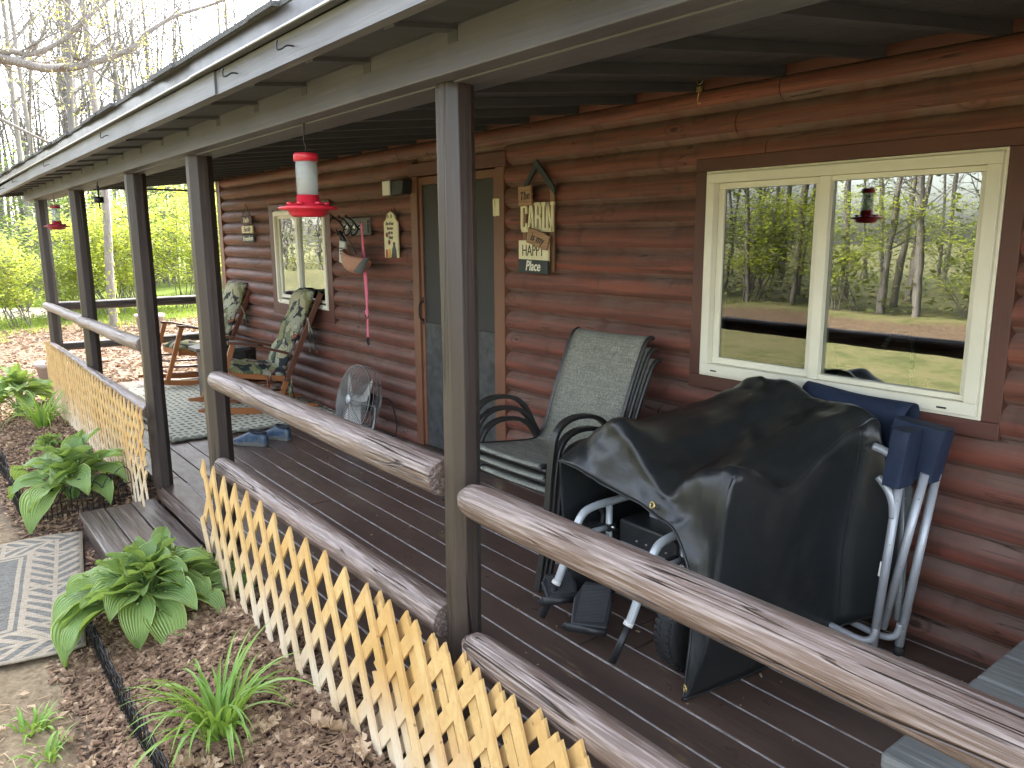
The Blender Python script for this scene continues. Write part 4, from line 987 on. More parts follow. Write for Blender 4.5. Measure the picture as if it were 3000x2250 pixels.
for k in range(3):
    a0 = k*2*PI/3+.5; rows = []
    for i in range(7):
        r = .04+.185*i/6; rows.append([FC+fd*(.02+.035*(s-.5)*2)+(fl*math.cos(a0+(s-.5)*(1.15-.25*i/6))+fu*math.sin(a0+(s-.5)*(1.15-.25*i/6)))*r for s in [j/6 for j in range(7)]])
    b.grid(rows)
b.lathe([(0, .05), (.03, .05), (.042, .03), (.042, -.005), (0, -.005)], FC, 16, Mx); b.build('blades', m_plain('pale_fan_blade', (.62, .61, .56), .4), fn, solid=.002)
b = MB(); b.lathe([(0, -.02), (.07, -.02), (.075, -.05), (.07, -.13), (.045, -.15), (0, -.15)], FC, 20, Mx); b.build('motor', M['blk_plastic'], fn)
b = MB()
for s in (-1, 1):
    piv = FC+fl*s*(Rr+.015)-fd*.0; foot = V((piv.x+.02, piv.y-.10, .012)); rear = V((piv.x, piv.y+.16, .012)); b.tube(spline([piv, piv+V((0, -.015, -.12)), foot+V((0, .02, .01)), foot], 4), .010, 7); b.tube([foot, rear], .010, 7); b.tube([piv, piv-fl*s*.03], .012, 7)
f1 = FC+fl*(Rr+.015); f2 = FC-fl*(Rr+.015); b.tube([(f1.x, f1.y+.16, .012), (f2.x, f2.y+.16, .012)], .010, 7); b.build('stand', m_plain('grey_tube', (.20, .20, .20), .35, .1, 10, .02, .5), fn)
b = MB(); b.tube(spline([FC-fd*.13, FC-fd*.16+V((.12, .0, .06)), V((-4.98, 2.74, .28)), V((-4.955, 2.76, .1)), V((-5.0, 2.72, .012)), V((-5.12, 2.76, .01))], 6), .0055, 6); b.build('power_cord', M['rubber'], fn)

# ------------------------------------------------------------------ stack of sling chairs
def sling_chair(dz, label, dy=0.0, dx=0.0):
    loc = (-2.675+dx, 2.04+dy, 0); t = thing('patio_chair', loc, label, 'chair', 'stack of three grey sling patio chairs', .035, True)
    w = .235
    # sling: profile from seat front over the bend to the top of the back
    prof = [(-.015, .525), (.0, .535), (.08, .522), (.22, .505), (.36, .492), (.415, .51), (.455, .565), (.50, .68), (.555, .82), (.615, .95), (.645, 1.005), (.675, 1.025), (.695, 1.02)]
    P = spline([(0, y, z+dz) for y, z in prof], 4); m = MB()
    m.grid([[V((x, p.y, p.z-.006*math.cos(x/w*PI/2))) for x in [-w+2*w*k/8 for k in range(9)]] for p in P]); m.build('sling', M['sling'], t, solid=.004)
    for s in (-1, 1):
        m = MB(); m.tube([p+V((s*(w+.006), 0, -.004)) for p in P], .011, 8); m.build('side_rail', M['chairframe'], t)
        x = s*(w+.045); fw = spline([(x*1.06, -.075, .012), (x*1.04, -.02, .30), (x*1.02, .01, .55), (x, .045, .675), (x, .13, .725), (x, .26, .715), (x, .345, .66), (x*.97, .40, .56), (x*.95, .43, .50)], 6)
        m = MB(); rows = []
        for i, p in enumerate(fw):
            tt = (fw[min(i+1, len(fw)-1)]-fw[max(i-1, 0)]).normalized(); nn = V((1, 0, 0)); bb = tt.cross(nn)
            q = p+V((0, 0, dz)) if p.z > .45 else p+V((0, 0, dz*max(0, (p.z-.05)/.4)))
            rows.append([q+nn*.016*a+bb*.010*c for a, c in ((-1, -1), (1, -1), (1, 1), (-1, 1), (-1, -1))])
        m.grid(rows, False); m.face((3, 2, 1, 0)); m.build('arm_and_front_leg', M['chairframe'], t, bevel=.004)
        m = MB(); m.bar((x*.95, .43, .50+dz), (x*1.0, .60, .012), .022, .022, (0, 1, 0)); m.build('rear_leg', M['chairframe'], t)
    for yq, zq in ((.0, .515), (.36, .475)): m = MB(); m.tube([(-w-.035, yq, zq+dz), (w+.035, yq, zq+dz)], .010, 8); m.build('cross_bar', M['chairframe'], t)
    return t
sling_chair(.0, 'topmost grey sling chair of the stack of three beside the screen door', 0, 0)
sling_chair(-.055, 'middle grey sling chair in the stack of three, under the topmost', .012, .012)
sling_chair(-.108, 'bottom grey sling chair in the stack of three beside the screen door', .024, .026)

# ------------------------------------------------------------------ wheelchair
wc = thing('wheelchair', (-1.88, 2.3, 0), 'grey-framed power wheelchair with black footrests, mostly under a black vinyl cover', 'wheelchair')
def wheel(cx, cy, R, wd, nm):
    b = MB(); Mw = Matrix(((0,0,1),(1,0,0),(0,1,0))); c = (cx, cy, R+.001)
    b.lathe([(R*.62, -wd*.42), (R*.8, -wd*.5), (R*.95, -wd*.44), (R, -wd*.2), (R, wd*.2), (R*.95, wd*.44), (R*.8, wd*.5), (R*.62, wd*.42)], c, 36, Mw)
    for k in range(44):
        a = 2*PI*k/44
        for s in (-1, 1): b.box(V(c)+V((s*wd*.26, math.cos(a)*R*.985, math.sin(a)*R*.985)), (wd*.34, R*.085, R*.05), (a+PI/2+.0*s, 0, 0))
    t = b.build(nm, M['rubber'], wc)
    b = MB(); b.lathe([(R*.63, -wd*.36), (R*.55, -wd*.40), (R*.52, -wd*.2), (R*.52, wd*.2), (R*.55, wd*.40), (R*.63, wd*.36)], c, 30, Mw); b.lathe([(0, -wd*.38), (R*.17, -wd*.36), (R*.17, wd*.36), (0, wd*.38)], c, 16, Mw)
    for k in range(6): a = k*PI/3; e = V((0, math.cos(a), math.sin(a))); b.bar(V(c)+e*R*.1, V(c)+e*R*.56, wd*.5, R*.13, (1, 0, 0))
    b.build('rim', m_plain('dark_wheel_rim', (.05, .05, .05), .35, .1, 10, .02, .6), t)
wheel(-1.60, 2.035, .168, .075, 'drive_wheel'); wheel(-2.17, 2.10, .168, .075, 'drive_wheel'); wheel(-1.64, 2.56, .09, .05, 'caster_wheel'); wheel(-2.12, 2.56, .09, .05, 'caster_wheel')
for X, dy, fz in ((-1.705, 0, 0), (-2.105, .02, 0)):
    b = MB(); b.tube(spline([(X, 2.40+dy, .448), (X, 2.14+dy, .448), (X, 2.02+dy, .448), (X, 1.955+dy, .43), (X, 1.915+dy, .37), (X-.005, 1.86+dy, .24), (X-.01, 1.835+dy, .18)], 5), .0155, 12)
    b.tube([(X, 2.10+dy, .44), (X, 2.10+dy, .20)], .014, 10); b.tube([(X, 2.10+dy, .345), (X, 1.925+dy, .345)], .012, 10); b.build('hanger_frame', M['silver'], wc)
    b = MB(); a0 = V((X-.02, 2.02+dy, .355)); b.tube(spline([a0+V((0, .06, 0)), a0+V((0, .06, .05)), a0+V((0, .02, .075)), a0+V((0, -.04, .05)), a0+V((0, -.055, .0)), a0+V((0, .055, 0))], 5), .008, 7); b.box((X, 2.10+dy, .345), (.036, .04, .028)); b.build('release_loop', M['blk_plastic'], wc)
    b = MB(); b.box((X-.005, 2.075+dy, .312), (.03, .045, .022)); b.tube([(X-.03, 2.10+dy, .348), (X+.03, 2.10+dy, .348)], .006, 8); b.build('lever', M['steel'], wc)
    b = MB(); b.tube([(X-.01, 1.835+dy, .185), (X-.012, 1.828+dy, .172)], .018, 10); b.build('collar', M['white'], wc)
    b = MB(); b.tube([(X-.011, 1.83+dy, .17), (X-.03, 1.775+dy, .045)], .013, 10); b.build('footrest_tube', M['blk_plastic'], wc)
# near footplate stands tilted toward the viewer, far one is folded edge on
def footplate(c, u, v, n, w, h, tread):
    c = V(c); u = V(u).normalized(); n = V(n).normalized(); v = n.cross(u).normalized(); b = MB(); Mx = Matrix((u, v, n)).transposed()
    pts = [(-w/2, -h/2), (w/2, -h/2), (w/2+.004, 0), (w/2-.012, h/2), (-w/2+.02, h/2+.004), (-w/2-.01, .02)]
    b.prism(pts, .016, Mx, c); o = b.build('footplate', M['blk_plastic'], wc, bevel=.006)
    b = MB(); k = int(h*.86/.006)
    for i in range(k):
        q = -h*.42+.84*h*i/k; 
        b.bar(c+n*.0175-u*(w*.40)+v*q, c+n*.0175+u*(w*.40)+v*(q+.012), .0028, .003, tuple(n))
    b.build('tread', m_plain('grey_grip', (.055, .057, .058), .6), o)
    b = MB(); b.tube([c-u*w*.62-v*h*.52, c+u*w*.48-v*h*.52], .017, 10); b.lathe([(0, -.018), (.018, 0), (0, .018)], c-u*w*.64-v*h*.52, 10); b.build('hinge_bar', M['blk_plastic'], o)
footplate((-1.955, 1.895, .128), (.11, .075, 0), None, (.30, -.44, .85), .135, .185, True)
footplate((-2.125, 1.875, .150), (.055, .115, .0), None, (.62, -.20, .75), .125, .10, True)
b = MB(); b.box((-1.88, 2.36, .30), (.40, .42, .16)); b.box((-1.88, 2.2, .19), (.34, .2, .12)); b.build('battery_box', M['blk_plastic'], wc, bevel=.01)
b = MB(); b.bx(-2.02, -1.76, 2.26, 2.28, .36, .42); b.bx(-2.07, -1.74, 2.14, 2.155, .235, .29); b.build('cross_plate', M['silver'], wc, bevel=.004)
b = MB()
for k in range(4): b.lathe([(0, -.006), (.006, 0), (0, .004)], (-1.98+.05*k, 2.148, .315), 8)
b.build('bolt', M['steel'], wc)
b = MB(); b.box((-1.88, 2.42, .50), (.44, .44, .07)); b.box((-1.79, 2.665, .64), (.28, .05, .38), (-.1, 0, 0)); b.build('seat', M['greycloth'], wc, bevel=.02)
b = MB()
for X in (-2.14, -1.55): b.box((X, 2.26, .70), (.05, .32, .035)); b.tube([(X, 2.34, .69), (X, 2.34, .45)], .013, 8)
b.build('armrest', M['blk_plastic'], wc, bevel=.008)

# black vinyl cover draped over it
cv = thing('vinyl_cover', (-1.8, 2.3, 0), 'creased black vinyl cover draped over the wheelchair, one corner touching the deck', 'cover')
R0 = [(-2.20,1.94,.632),(-2.07,1.93,.622),(-1.95,1.925,.606),(-1.79,1.925,.585),(-1.675,1.925,.555),(-1.597,1.92,.525),(-1.515,1.90,.40),(-1.492,1.885,.20),(-1.475,1.835,.012)]
R1 = [(-2.205,2.0,.66),(-2.08,2.0,.715),(-1.95,1.985,.755),(-1.80,1.965,.655),(-1.67,1.955,.605),(-1.585,1.95,.585),(-1.50,1.94,.52),(-1.462,1.93,.36),(-1.444,1.90,.20)]
R2 = [(-2.20,2.10,.69),(-2.09,2.07,.775),(-1.95,2.02,.83),(-1.81,2.0,.72),(-1.69,1.985,.64),(-1.62,1.98,.69),(-1.54,1.975,.735),(-1.47,1.975,.752),(-1.425,1.975,.748)]
R3 = [(-2.19,2.30,.715),(-2.08,2.27,.765),(-1.95,2.22,.785),(-1.82,2.18,.735),(-1.70,2.16,.69),(-1.62,2.15,.70),(-1.54,2.16,.715),(-1.46,2.18,.700),(-1.385,2.22,.672)]
R4 = [(-2.18,2.50,.735),(-2.06,2.48,.79),(-1.94,2.45,.815),(-1.82,2.43,.815),(-1.70,2.42,.79),(-1.62,2.41,.78),(-1.54,2.40,.785),(-1.45,2.40,.785),(-1.37,2.42,.775)]
R5 = [(-2.10,2.65,.755),(-2.0,2.64,.825),(-1.89,2.62,.885),(-1.78,2.61,.895),(-1.69,2.60,.900),(-1.60,2.58,.845),(-1.51,2.57,.852),(-1.42,2.56,.868),(-1.345,2.58,.832)]
R6 = [(-2.08,2.74,.70),(-1.98,2.74,.78),(-1.88,2.74,.845),(-1.77,2.74,.85),(-1.68,2.73,.855),(-1.58,2.71,.825),(-1.48,2.70,.82),(-1.39,2.68,.825),(-1.292,2.63,.80)]
R7 = [(-2.06,2.78,.12),(-1.96,2.79,.10),(-1.86,2.78,.1),(-1.74,2.79,.1),(-1.66,2.79,.1),(-1.56,2.78,.1),(-1.46,2.78,.1),(-1.38,2.76,.1),(-1.31,2.70,.1)]
def crease(p, k=1.0):
    p = V(p); q = p*1.0
    d = .012*noise.noise(V((p.x*9, p.y*7, p.z*5)))+.006*noise.noise(V((p.x*21, p.y*16, p.z*14)))
    d2 = .016*((1-abs(noise.noise(V((p.x*5+3, p.y*3.2, p.z*5)))))**3-.55)+.013*((1-abs(noise.noise(V((p.x*9+p.y*6, p.y*2.5-p.x*4, p.z*9)))))**4-.45)+.006*((1-abs(noise.noise(V((p.x*17-p.y*9, p.y*8+p.x*6, p.z*15+3)))))**4-.45)
    return q+V((.25, -.5, .55))*(d+d2)*k-V((0, 0, .004))*sstep(.7, .85, p.z)
m = MB(); m.grid([[crease(p) for p in r] for r in upgrid([R0,R1,R2,R3,R4,R5,R6,R7], 7)])
XT = [R6[8], (-1.225, 2.62, .50), (-1.235, 2.62, .15)]
gho = [R2[8], R3[8]]+[tuple(V(q)+V((-.1, 0, .03))) for q in (R3[8], R4[8], R5[8], R6[8])]
top = [R1[8], R2[8], R3[8], R4[8], R5[8], XT[0]]
mid = [R0[8], R1[8], (-1.42,2.15,.34), (-1.415,2.40,.36), (-1.375,2.595,.42), XT[1]]
hem_ = [R0[8], R0[8], (-1.43,2.10,.014), (-1.42,2.36,.018), (-1.372,2.60,.05), XT[2]]
low = [tuple(V(q)-V((0, 0, .2))) for q in hem_]; low[1] = R0[8]
def side(rows, k):
    U = upgrid(rows, k); return [r[k:] for r in U[k:-k]]
m2 = side([gho, top, mid, hem_, low], 7)
UG = upgrid([R0,R1,R2,R3,R4,R5,R6,R7], 7); lastc = [r[-1] for r in UG]
for i, r in enumerate(m2): r[0] = lastc[max(0, 14-i)]
topc = lastc[14:]
for j in range(min(29, len(m2[0]))): m2[0][j] = topc[j]
def soft(p):
    w = sstep(.0, .12, abs(p.x+.0)*0+min(1, max(0, (p.y-1.9)/.5)))
    return crease(p, 1.0)+V((.012*math.sin(p.y*9+p.z*3)*w*sstep(.75, .3, p.z), 0, 0)) if True else p
m2 = [[crease(p, 1-.7*sstep(0, 7, i)*sstep(0, 6, j))+V((.010*math.sin(p.y*9+p.z*3)*sstep(2.0, 2.4, p.y)*sstep(.75, .3, p.z), 0, 0)) for j, p in enumerate(r)] for i, r in enumerate(m2)]
soft = lambda p: V(p)
m.grid(m2)
L0 = [R0[0],R2[0],R4[0],R6[0]]; L1 = [(-2.205,1.955,.42),(-2.205,2.13,.42),(-2.19,2.5,.42),(-2.1,2.74,.42)]; L2 = [(-2.185,1.985,.14),(-2.22,2.15,.12),(-2.2,2.5,.12),(-2.1,2.74,.12)]
m.grid([[crease(p, sstep(.1, .6, p.z)) for p in r] for r in upgrid([L0,L1,L2], 7)])
m.build('sheet', M['vinylcover'], cv, solid=.003)
b = MB(); hem = [crease(p)+V((0, -.003, -.002)) for p in spline([V(p) for p in R0], 7)]; b.tube(hem, .0045, 5); b.build('hem', M['vinylcover'], cv)
b = MB(); b.tube([soft(p) for p in m2[-1]], .0045, 5); b.build('hem', M['vinylcover'], cv)
for j in (0, 21): b = MB(); b.tube([soft(r[j])+V((.001, -.001, 0)) for r in m2], .0028, 5); b.build('seam', M['vinylcover'], cv)
b = MB()
for c, n in (((-1.70, 1.922, .590), (-.2, -.9, .3)), ((-1.470, 1.846, .050), (-.5, -.85, 0)), ((-1.400, 2.52, .05), (1, 0, 0))):
    n = V(n).normalized(); u = n.orthogonal().normalized(); w = n.cross(u); b.tube([V(c)+n*.004+(u*math.cos(a)+w*math.sin(a))*.011 for a in [2*PI*k/16 for k in range(16)]], .0035, 6, closed=True)
b.build('grommet', M['brass'], cv)

# ------------------------------------------------------------------ folded camp chair
fc = thing('folding_chair', (-1.30, 2.68, 0), 'folded camp chair of navy canvas and grey tube leaning under the window', 'chair')
LG = [((-1.243, 2.594, .0), (-1.200, 2.60, .70)), ((-1.19, 2.676, .0), (-1.142, 2.735, .68)), ((-1.241, 2.655, .09), (-1.150, 2.665, .69)), ((-1.212, 2.70, .12), (-1.226, 2.70, .66))]
for i, (p, q) in enumerate(LG):
    b = MB(); p = V(p); q = V(q); b.tube([p+V((0, 0, .012 if i < 2 else 0)), q], .0152, 12); o = b.build('leg', M['alu'], fc)
    for f in (.14, .2, .42, .62, .85): b = MB(); c = p.lerp(q, f)+V((.008, -.0132, 0)); b.lathe([(0, -.003), (.004, 0), (0, .003)], c, 8); b.build('rivet', M['steel'], o)
    if i < 2: b = MB(); b.tube([p+V((0, 0, .002)), p+V((.003, 0, .035))], .0182, 12); b.build('foot_cap', M['rubber'], o)
for dx, dy in ((0, 0), (-.44, -.0)):
    pass
b = MB(); b.tube(spline([(-1.235, 2.592, .11), (-1.243, 2.585, .07), (-1.28, 2.575, .055), (-1.37, 2.575, .06), (-1.70, 2.60, .075)], 5), .0125, 10); b.build('cross_tube', M['alu'], fc); b = MB(); b.tube(spline([(-1.188, 2.672, .12), (-1.197, 2.665, .075), (-1.235, 2.655, .058), (-1.32, 2.655, .06), (-1.68, 2.69, .08)], 5), .0125, 10)
b.build('cross_tube', M['alu'], fc); b = MB(); b.tube(spline([(-1.195, 2.60, .70), (-1.215, 2.595, .730), (-1.25, 2.595, .755), (-1.30, 2.60, .765)], 5), .0145, 10); b.build('cross_tube', M['alu'], fc); b = MB(); b.tube(spline([(-1.212, 2.597, .53), (-1.216, 2.593, .58), (-1.235, 2.592, .625), (-1.272, 2.595, .662)], 5), .0145, 10)
b.build('cross_tube', M['alu'], fc)
for p, q in (((-1.66, 2.62, .0), (-1.64, 2.64, .72)), ((-1.62, 2.70, .0), (-1.60, 2.72, .72))): b = MB(); b.tube([p, q], .0125, 10); b.build('leg', M['alu'], fc)
def sleeve(p, q, w, n, name):
    """canvas sleeve: flat bag between p (top) and q (bottom), widened along w, thick along n"""
    b = MB(); p = V(p); q = V(q); w = V(w); n = V(n); rows = []
    for i in range(7):
        c = p.lerp(q, i/6); k = 1-.25*(i == 0); r = []
        for a, d in ((0, -1), (.25, -1.05), (.5, -1.05), (.75, -1.05), (1, -1), (1.03, 0), (1, 1), (.5, 1.0), (0, 1), (-.03, 0), (0, -1)): r.append(c+w*a+n*d*k+n*.12*math.sin(a*7+i)*.5)
        rows.append(r)
    b.grid(rows); b.face(range(10)); e = 6*11; b.face(list(range(e, e+10))[::-1]); return b.build(name, M['navy'], fc, bevel=.002)
sleeve((-1.226, 2.612, .845), (-1.240, 2.606, .650), (.060, -.004, .0), (0, .052, 0), 'armrest_sleeve')
sleeve((-1.275, 2.712, .858), (-1.305, 2.712, .672), (.172, -.002, -.014), (0, .044, 0), 'armrest_sleeve')
b = MB(); top = []
sec = [(2.700, .66), (2.712, .74), (2.728, .82), (2.745, .868), (2.775, .893), (2.805, .893), (2.832, .872), (2.842, .80), (2.843, .72), (2.842, .66)]
P = spline([V((0, y, z)) for y, z in sec], 3)
for x in [k/10 for k in range(11)]: top.append([V((-1.68+.415*x+.30*(p.z-.89)*x*sstep(2.80, 2.72, p.y), p.y+.004*math.sin(x*9+p.z*7), p.z+.022*(1-x)-.008*math.sin(x*PI))) for p in P])
b.grid(top); b.build('canvas_back', M['navy'], fc, solid=.004)
b = MB(); b.grid([[(-1.38+.185*u, 2.70+.015*math.sin(u*5)+.01*v, .62-.44*v+.03*math.sin(u*3)) for v in [k/6 for k in range(7)]] for u in [k/8 for k in range(9)]]); b.build('canvas_seat', M['greycloth'], fc, solid=.004)
b = MB(); b.box((-1.228, 2.588, .335), (.024, .003, .056), (0, .1, 0)); tgo = b.build('tag', M['white'], fc); b = MB(); P, F = text_mesh('WESS', .017, .0004); Rm = Matrix.Rotation(-PI/2-.1, 3, 'Z'); b.add([V((-1.228, 2.5862, .335))+FACE @ (Rm @ p) for p in P], F); b.build('tag_lettering', M['text_dk'], tgo)

# weathered bench at the corner of the picture
bn = thing('wooden_bench', (-.25, 2.0, 0), 'weathered grey wooden bench in the near right corner of the porch', 'bench')
b = MB()
for i in range(8): ya = 1.46+.152*i; b.bx(-.665, .75, ya, ya+.149, .415, .452)
b.build('top', M['bench'], bn, bevel=.008)
b = MB(); b.bx(-.62, .72, 1.49, 1.53, .31, .413); b.bx(-.62, .72, 2.62, 2.65, .31, .413); b.bx(-.62, -.58, 1.531, 2.619, .31, .413); b.build('apron', M['bench'], bn, bevel=.003)
for lx in (-.56, .66):
    for ly in (1.55, 2.58): b = MB(); b.bx(lx-.04, lx+.04, ly-.04, ly+.04, .001, .413); b.build('leg', M['bench'], bn, bevel=.004)
# kitchen things seen behind the large window
b = MB(); b.bx(-2.6, -.5, HY+.30, HY+.85, .78, .82); b.bx(-2.6, -.5, HY+.32, HY+.85, -.2, .779); tag(b.build('kitchen_counter', m_plain('pale_counter', (.35, .32, .27), .4)), 'kitchen counter seen dimly through the large window', 'counter')
b = MB(); c = (-1.86, HY+.36, .821); b.lathe([(0, 0), (.03, 0), (.033, .01), (.033, .11), (.014, .14), (.012, .16), (0, .16)], c, 14); b.tube([(-1.86, HY+.36, .98), (-1.86, HY+.36, 1.02), (-1.90, HY+.35, 1.02)], .005, 6); tag(b.build('soap_bottle', m_plain('green_soap', (.06, .16, .06), .2)), 'green pump soap bottle behind the left pane of the large window', 'bottle')
b = MB(); b.tube(spline([(-1.52, HY+.4, .82), (-1.52, HY+.4, 1.02), (-1.53, HY+.36, 1.08), (-1.56, HY+.30, 1.08), (-1.58, HY+.27, 1.03)], 5), .011, 10); b.tube([(-1.45, HY+.4, .82), (-1.45, HY+.4, .88), (-1.42, HY+.36, .90)], .01, 8); tag(b.build('kitchen_faucet', M['steel']), 'chrome kitchen faucet behind the large window', 'faucet')
# ------------------------------------------------------------------ yard mat
HX, HYm = .725, 1.25
a = V((-4.93, .655, 0)); bq = V((-3.50, .43, 0)); ax = (bq-a).normalized(); ay = V((ax.y, -ax.x, 0))   # ay points away from the porch
cen = (a+bq)/2+ay*HYm
M['mat'] = m_mat(HX, HYm)
b = MB(); rows = []
for i in range(61):
    u = -HYm+2*HYm*i/60; r = []
    for j in range(41):
        v = -HX+2*HX*j/40; w = cen+ax*v-ay*u; r.append((v, u, gh(w.x, w.y)+.030+.008*noise.noise(V((v*2.2, u*2.2, 9)))))
    rows.append(r)
b.grid(rows); o = b.build('yard_mat', M['mat'], solid=.008); o.location = (cen.x, cen.y, 0); o.rotation_euler = (0, 0, math.atan2(ax.y, ax.x))
tag(o, 'flat woven mat with dark centre and beige leaf border on the ground before the step', 'mat')

# ------------------------------------------------------------------ hostas
def set_lu(o, vals):
    at = o.data.attributes.new('lu', 'FLOAT', 'POINT'); at.data.foreach_set('value', vals)
def hosta(x, y, R, n, seed, label, hgt=.30, lw=.19, ll=.27):
    r = random.Random(seed); z0 = gh(x, y); t = thing('hosta_plant', (x, y, z0), label, 'plant', 'hosta plants in the mulch bed')
    m = MB(); lu = []; stm = MB(); base = V((x, y, z0))
    for i in range(n):
        f = (i+.5)/n; az = i*2.39996+r.uniform(-.3, .3); rad = R*(.12+.88*f**.75)*r.uniform(.86, 1.1)
        L = ll*(.72+.36*f)*r.uniform(.85, 1.18); W = lw*(.72+.34*f)*r.uniform(.82, 1.15)
        d = V((math.cos(az), math.sin(az), 0)); s = V((-d.y, d.x, 0))
        st = max(.02, rad-L*.62); hz = hgt*(1.0-.50*f**1.4)*r.uniform(.85, 1.12)
        p0 = base+d*st*1.0+V((0, 0, hz)); pitch = 1.0-1.05*f+r.uniform(-.25, .25); roll = r.uniform(-.35, .35); bend = .55+.75*f+r.uniform(-.25, .35); yaw = r.uniform(-.3, .3)
        d2 = (d*math.cos(yaw)+s*math.sin(yaw)); s2 = V((-d2.y, d2.x, 0)); up = V((0, 0, 1))
        nl, nw = 10, 8; rows = []; q = p0-d2*.02; cup = r.uniform(.15, .42); wav = r.uniform(.006, .016); phs = r.uniform(0, 6)
        for a in range(nl+1):
            v = a/nl; an = pitch-bend*v; fw = d2*math.cos(an)+up*math.sin(an); nn = up*math.cos(an)-d2*math.sin(an)
            if a: q = q+fw*(L/nl)
            wv = W*.5*(math.sin(PI*min(1, (v*.93+.07))**.62))**.85 if v < 1 else .0
            if v < .12: wv = W*.5*(.55+.45*v/.12)*.78
            sr = s2*math.cos(roll)+nn*math.sin(roll); nr = nn*math.cos(roll)-s2*math.sin(roll); row = []
            for k in range(nw+1):
                c = -1+2*k/nw; back = .055*L/.27*(abs(c)**1.6)*(1-sstep(0, .28, v)); 
                row.append(q+sr*c*wv*(1-.10*c*c)+nr*(cup*wv*abs(c)**1.5-.012*(1-abs(c))+wav*math.sin(v*11+phs+2.2*(c > 0))*abs(c)**2)-fw*back)
                lu.append(c)
            rows.append(row)
        m.grid(rows)
        stm.tube(spline([base+d*.02+V((r.uniform(-.02, .02), r.uniform(-.02, .02), -.01)), base+d*st*.45+V((0, 0, hz*.62)), p0], 4), [.007]*4+[.0055]*4+[.004], 5, smooth=True)
    for q in m.v:
        g_ = gh(q.x, q.y)+.012
        if q.z < g_: q.z = g_+.004*noise.noise(q*30)
    o = m.build('foliage', M['hosta'], t); set_lu(o, lu); stm.build('stems', M['stemg'], t)
hosta(-3.53, .70, .43, 60, 31, 'largest hosta, broad green leaves, in front of the near lattice by the mat', .20, .175, .225)
hosta(-5.40, .70, .44, 34, 32, 'hosta just past the entry step with big cupped leaves, in front of the long lattice', .25, .19, .265)
hosta(-8.35, .72, .40, 26, 33, 'farthest hosta, light green, near the far end of the long lattice', .32, .19, .28)
hosta(-6.75, .74, .14, 16, 34, 'smallest hosta, a young low rosette in the mulch by the long lattice', .10, .055, .11)

def daylily(x, y, n, seed, label, L0=.36, mat='lily'):
    r = random.Random(seed); z0 = gh(x, y); m = MB(); base = V((x, y, z0-.01))
    for i in range(n):
        az = r.uniform(0, 2*PI); d = V((math.cos(az), math.sin(az), 0)); s = V((-d.y, d.x, 0)); L = L0*r.uniform(.6, 1.25); p = base+d*r.uniform(0, .05)+s*r.uniform(-.03, .03)
        an = r.uniform(1.0, 1.5); bend = r.uniform(.9, 2.5); w = r.uniform(.005, .009); k = 9; rows = []; tw = r.uniform(-.5, .5)
        for a in range(k+1):
            v = a/k; q = an-bend*v**1.7; fw = d*math.cos(q)+V((0, 0, 1))*math.sin(q); nn = V((0, 0, 1))*math.cos(q)-d*math.sin(q)
            if a: p = p+fw*(L/k)
            ww = w*(1-v**3)*(1.0 if v < .98 else .1); sr = s*math.cos(tw*v)+nn*math.sin(tw*v); rows.append([p-sr*ww+nn*ww*.5, p, p+sr*ww+nn*ww*.5])
        m.grid(rows)
    o = m.build('daylily_plant', M[mat]); tag(o, label, 'plant', 'daylily clumps in the mulch bed'); return o
daylily(-2.45, .66, 80, 41, 'near daylily clump of arching grassy blades between the wire edging and the lattice', .36)
daylily(-7.55, .80, 70, 42, 'far daylily clump of upright blades before the hosta at the far end of the lattice', .44)
daylily(-6.05, .80, 5, 43, 'thin sprig of daylily blades behind the middle hosta', .30)
def weed(x, y, n, seed, label, L0): 
    o = daylily(x, y, n, seed, label, L0); o.name = 'grass_tuft'; o.data.name = 'grass_tuft'; o['category'] = 'weed'; o['group'] = 'grass tufts in the bare dirt'
weed(-3.02, .17, 22, 44, 'grass tuft growing in the dirt beside the corner of the mat', .10)
weed(-2.80, .20, 12, 45, 'thin grass tuft in the dirt beside the black wire edging', .11)
weed(-2.72, .08, 10, 46, 'small grass tuft nearest the lower left corner, in bare dirt', .10)

# ------------------------------------------------------------------ wire edging
def edging(pts, label, hz=.20):
    m = MB(); P = spline(pts, 8); L = [0]
    for a, b2 in zip(P[:-1], P[1:]): L.append(L[-1]+(b2-a).length)
    def at(s):
        s = min(max(s, 0), L[-1]); i = 0
        while i < len(L)-2 and L[i+1] < s: i += 1
        f = (s-L[i])/max(1e-6, L[i+1]-L[i]); p = P[i].lerp(P[i+1], f); return V((p.x, p.y, gh(p.x, p.y)))
    s = 0; w = .115; rr = random.Random(2)
    while s < L[-1]-.02:
        for k, (o, ww, hh) in enumerate(((0, w, hz), (.5*w, w, hz*.86), (.28*w, .44*w, hz*.55))):
            a = at(s+o); c = at(s+o+ww); mid = (a+c)/2; q = [a+V((0, 0, -.02)), a+V((0, 0, hh*.62)), a.lerp(c, .14)+V((0, 0, hh*.88)), mid+V((rr.uniform(-.004, .004), rr.uniform(-.006, .006), hh)), a.lerp(c, .86)+V((0, 0, hh*.88)), c+V((0, 0, hh*.62)), c+V((0, 0, -.02))]
            m.tube(spline(q, 3), .0032, 5)
        s += w
    for h in (.03, .10): m.tube([at(L[-1]*i/24)+V((0, 0, h)) for i in range(25)], .0028, 5)
    tag(m.build('wire_edging', M['blk_metal']), label, 'edging', 'black wire bed edging')
edging([(-3.66, .455, 0), (-3.2, .450, 0), (-2.7, .450, 0), (-2.15, .46, 0), (-1.5, .46, 0)], 'near black looped wire edging running from the mat past the near daylily', .155)
edging([(-5.35, .42, 0), (-5.9, .40, 0), (-6.4, .42, 0), (-7.2, .36, 0)], 'far black looped wire edging along the bed beyond the mat', .22)
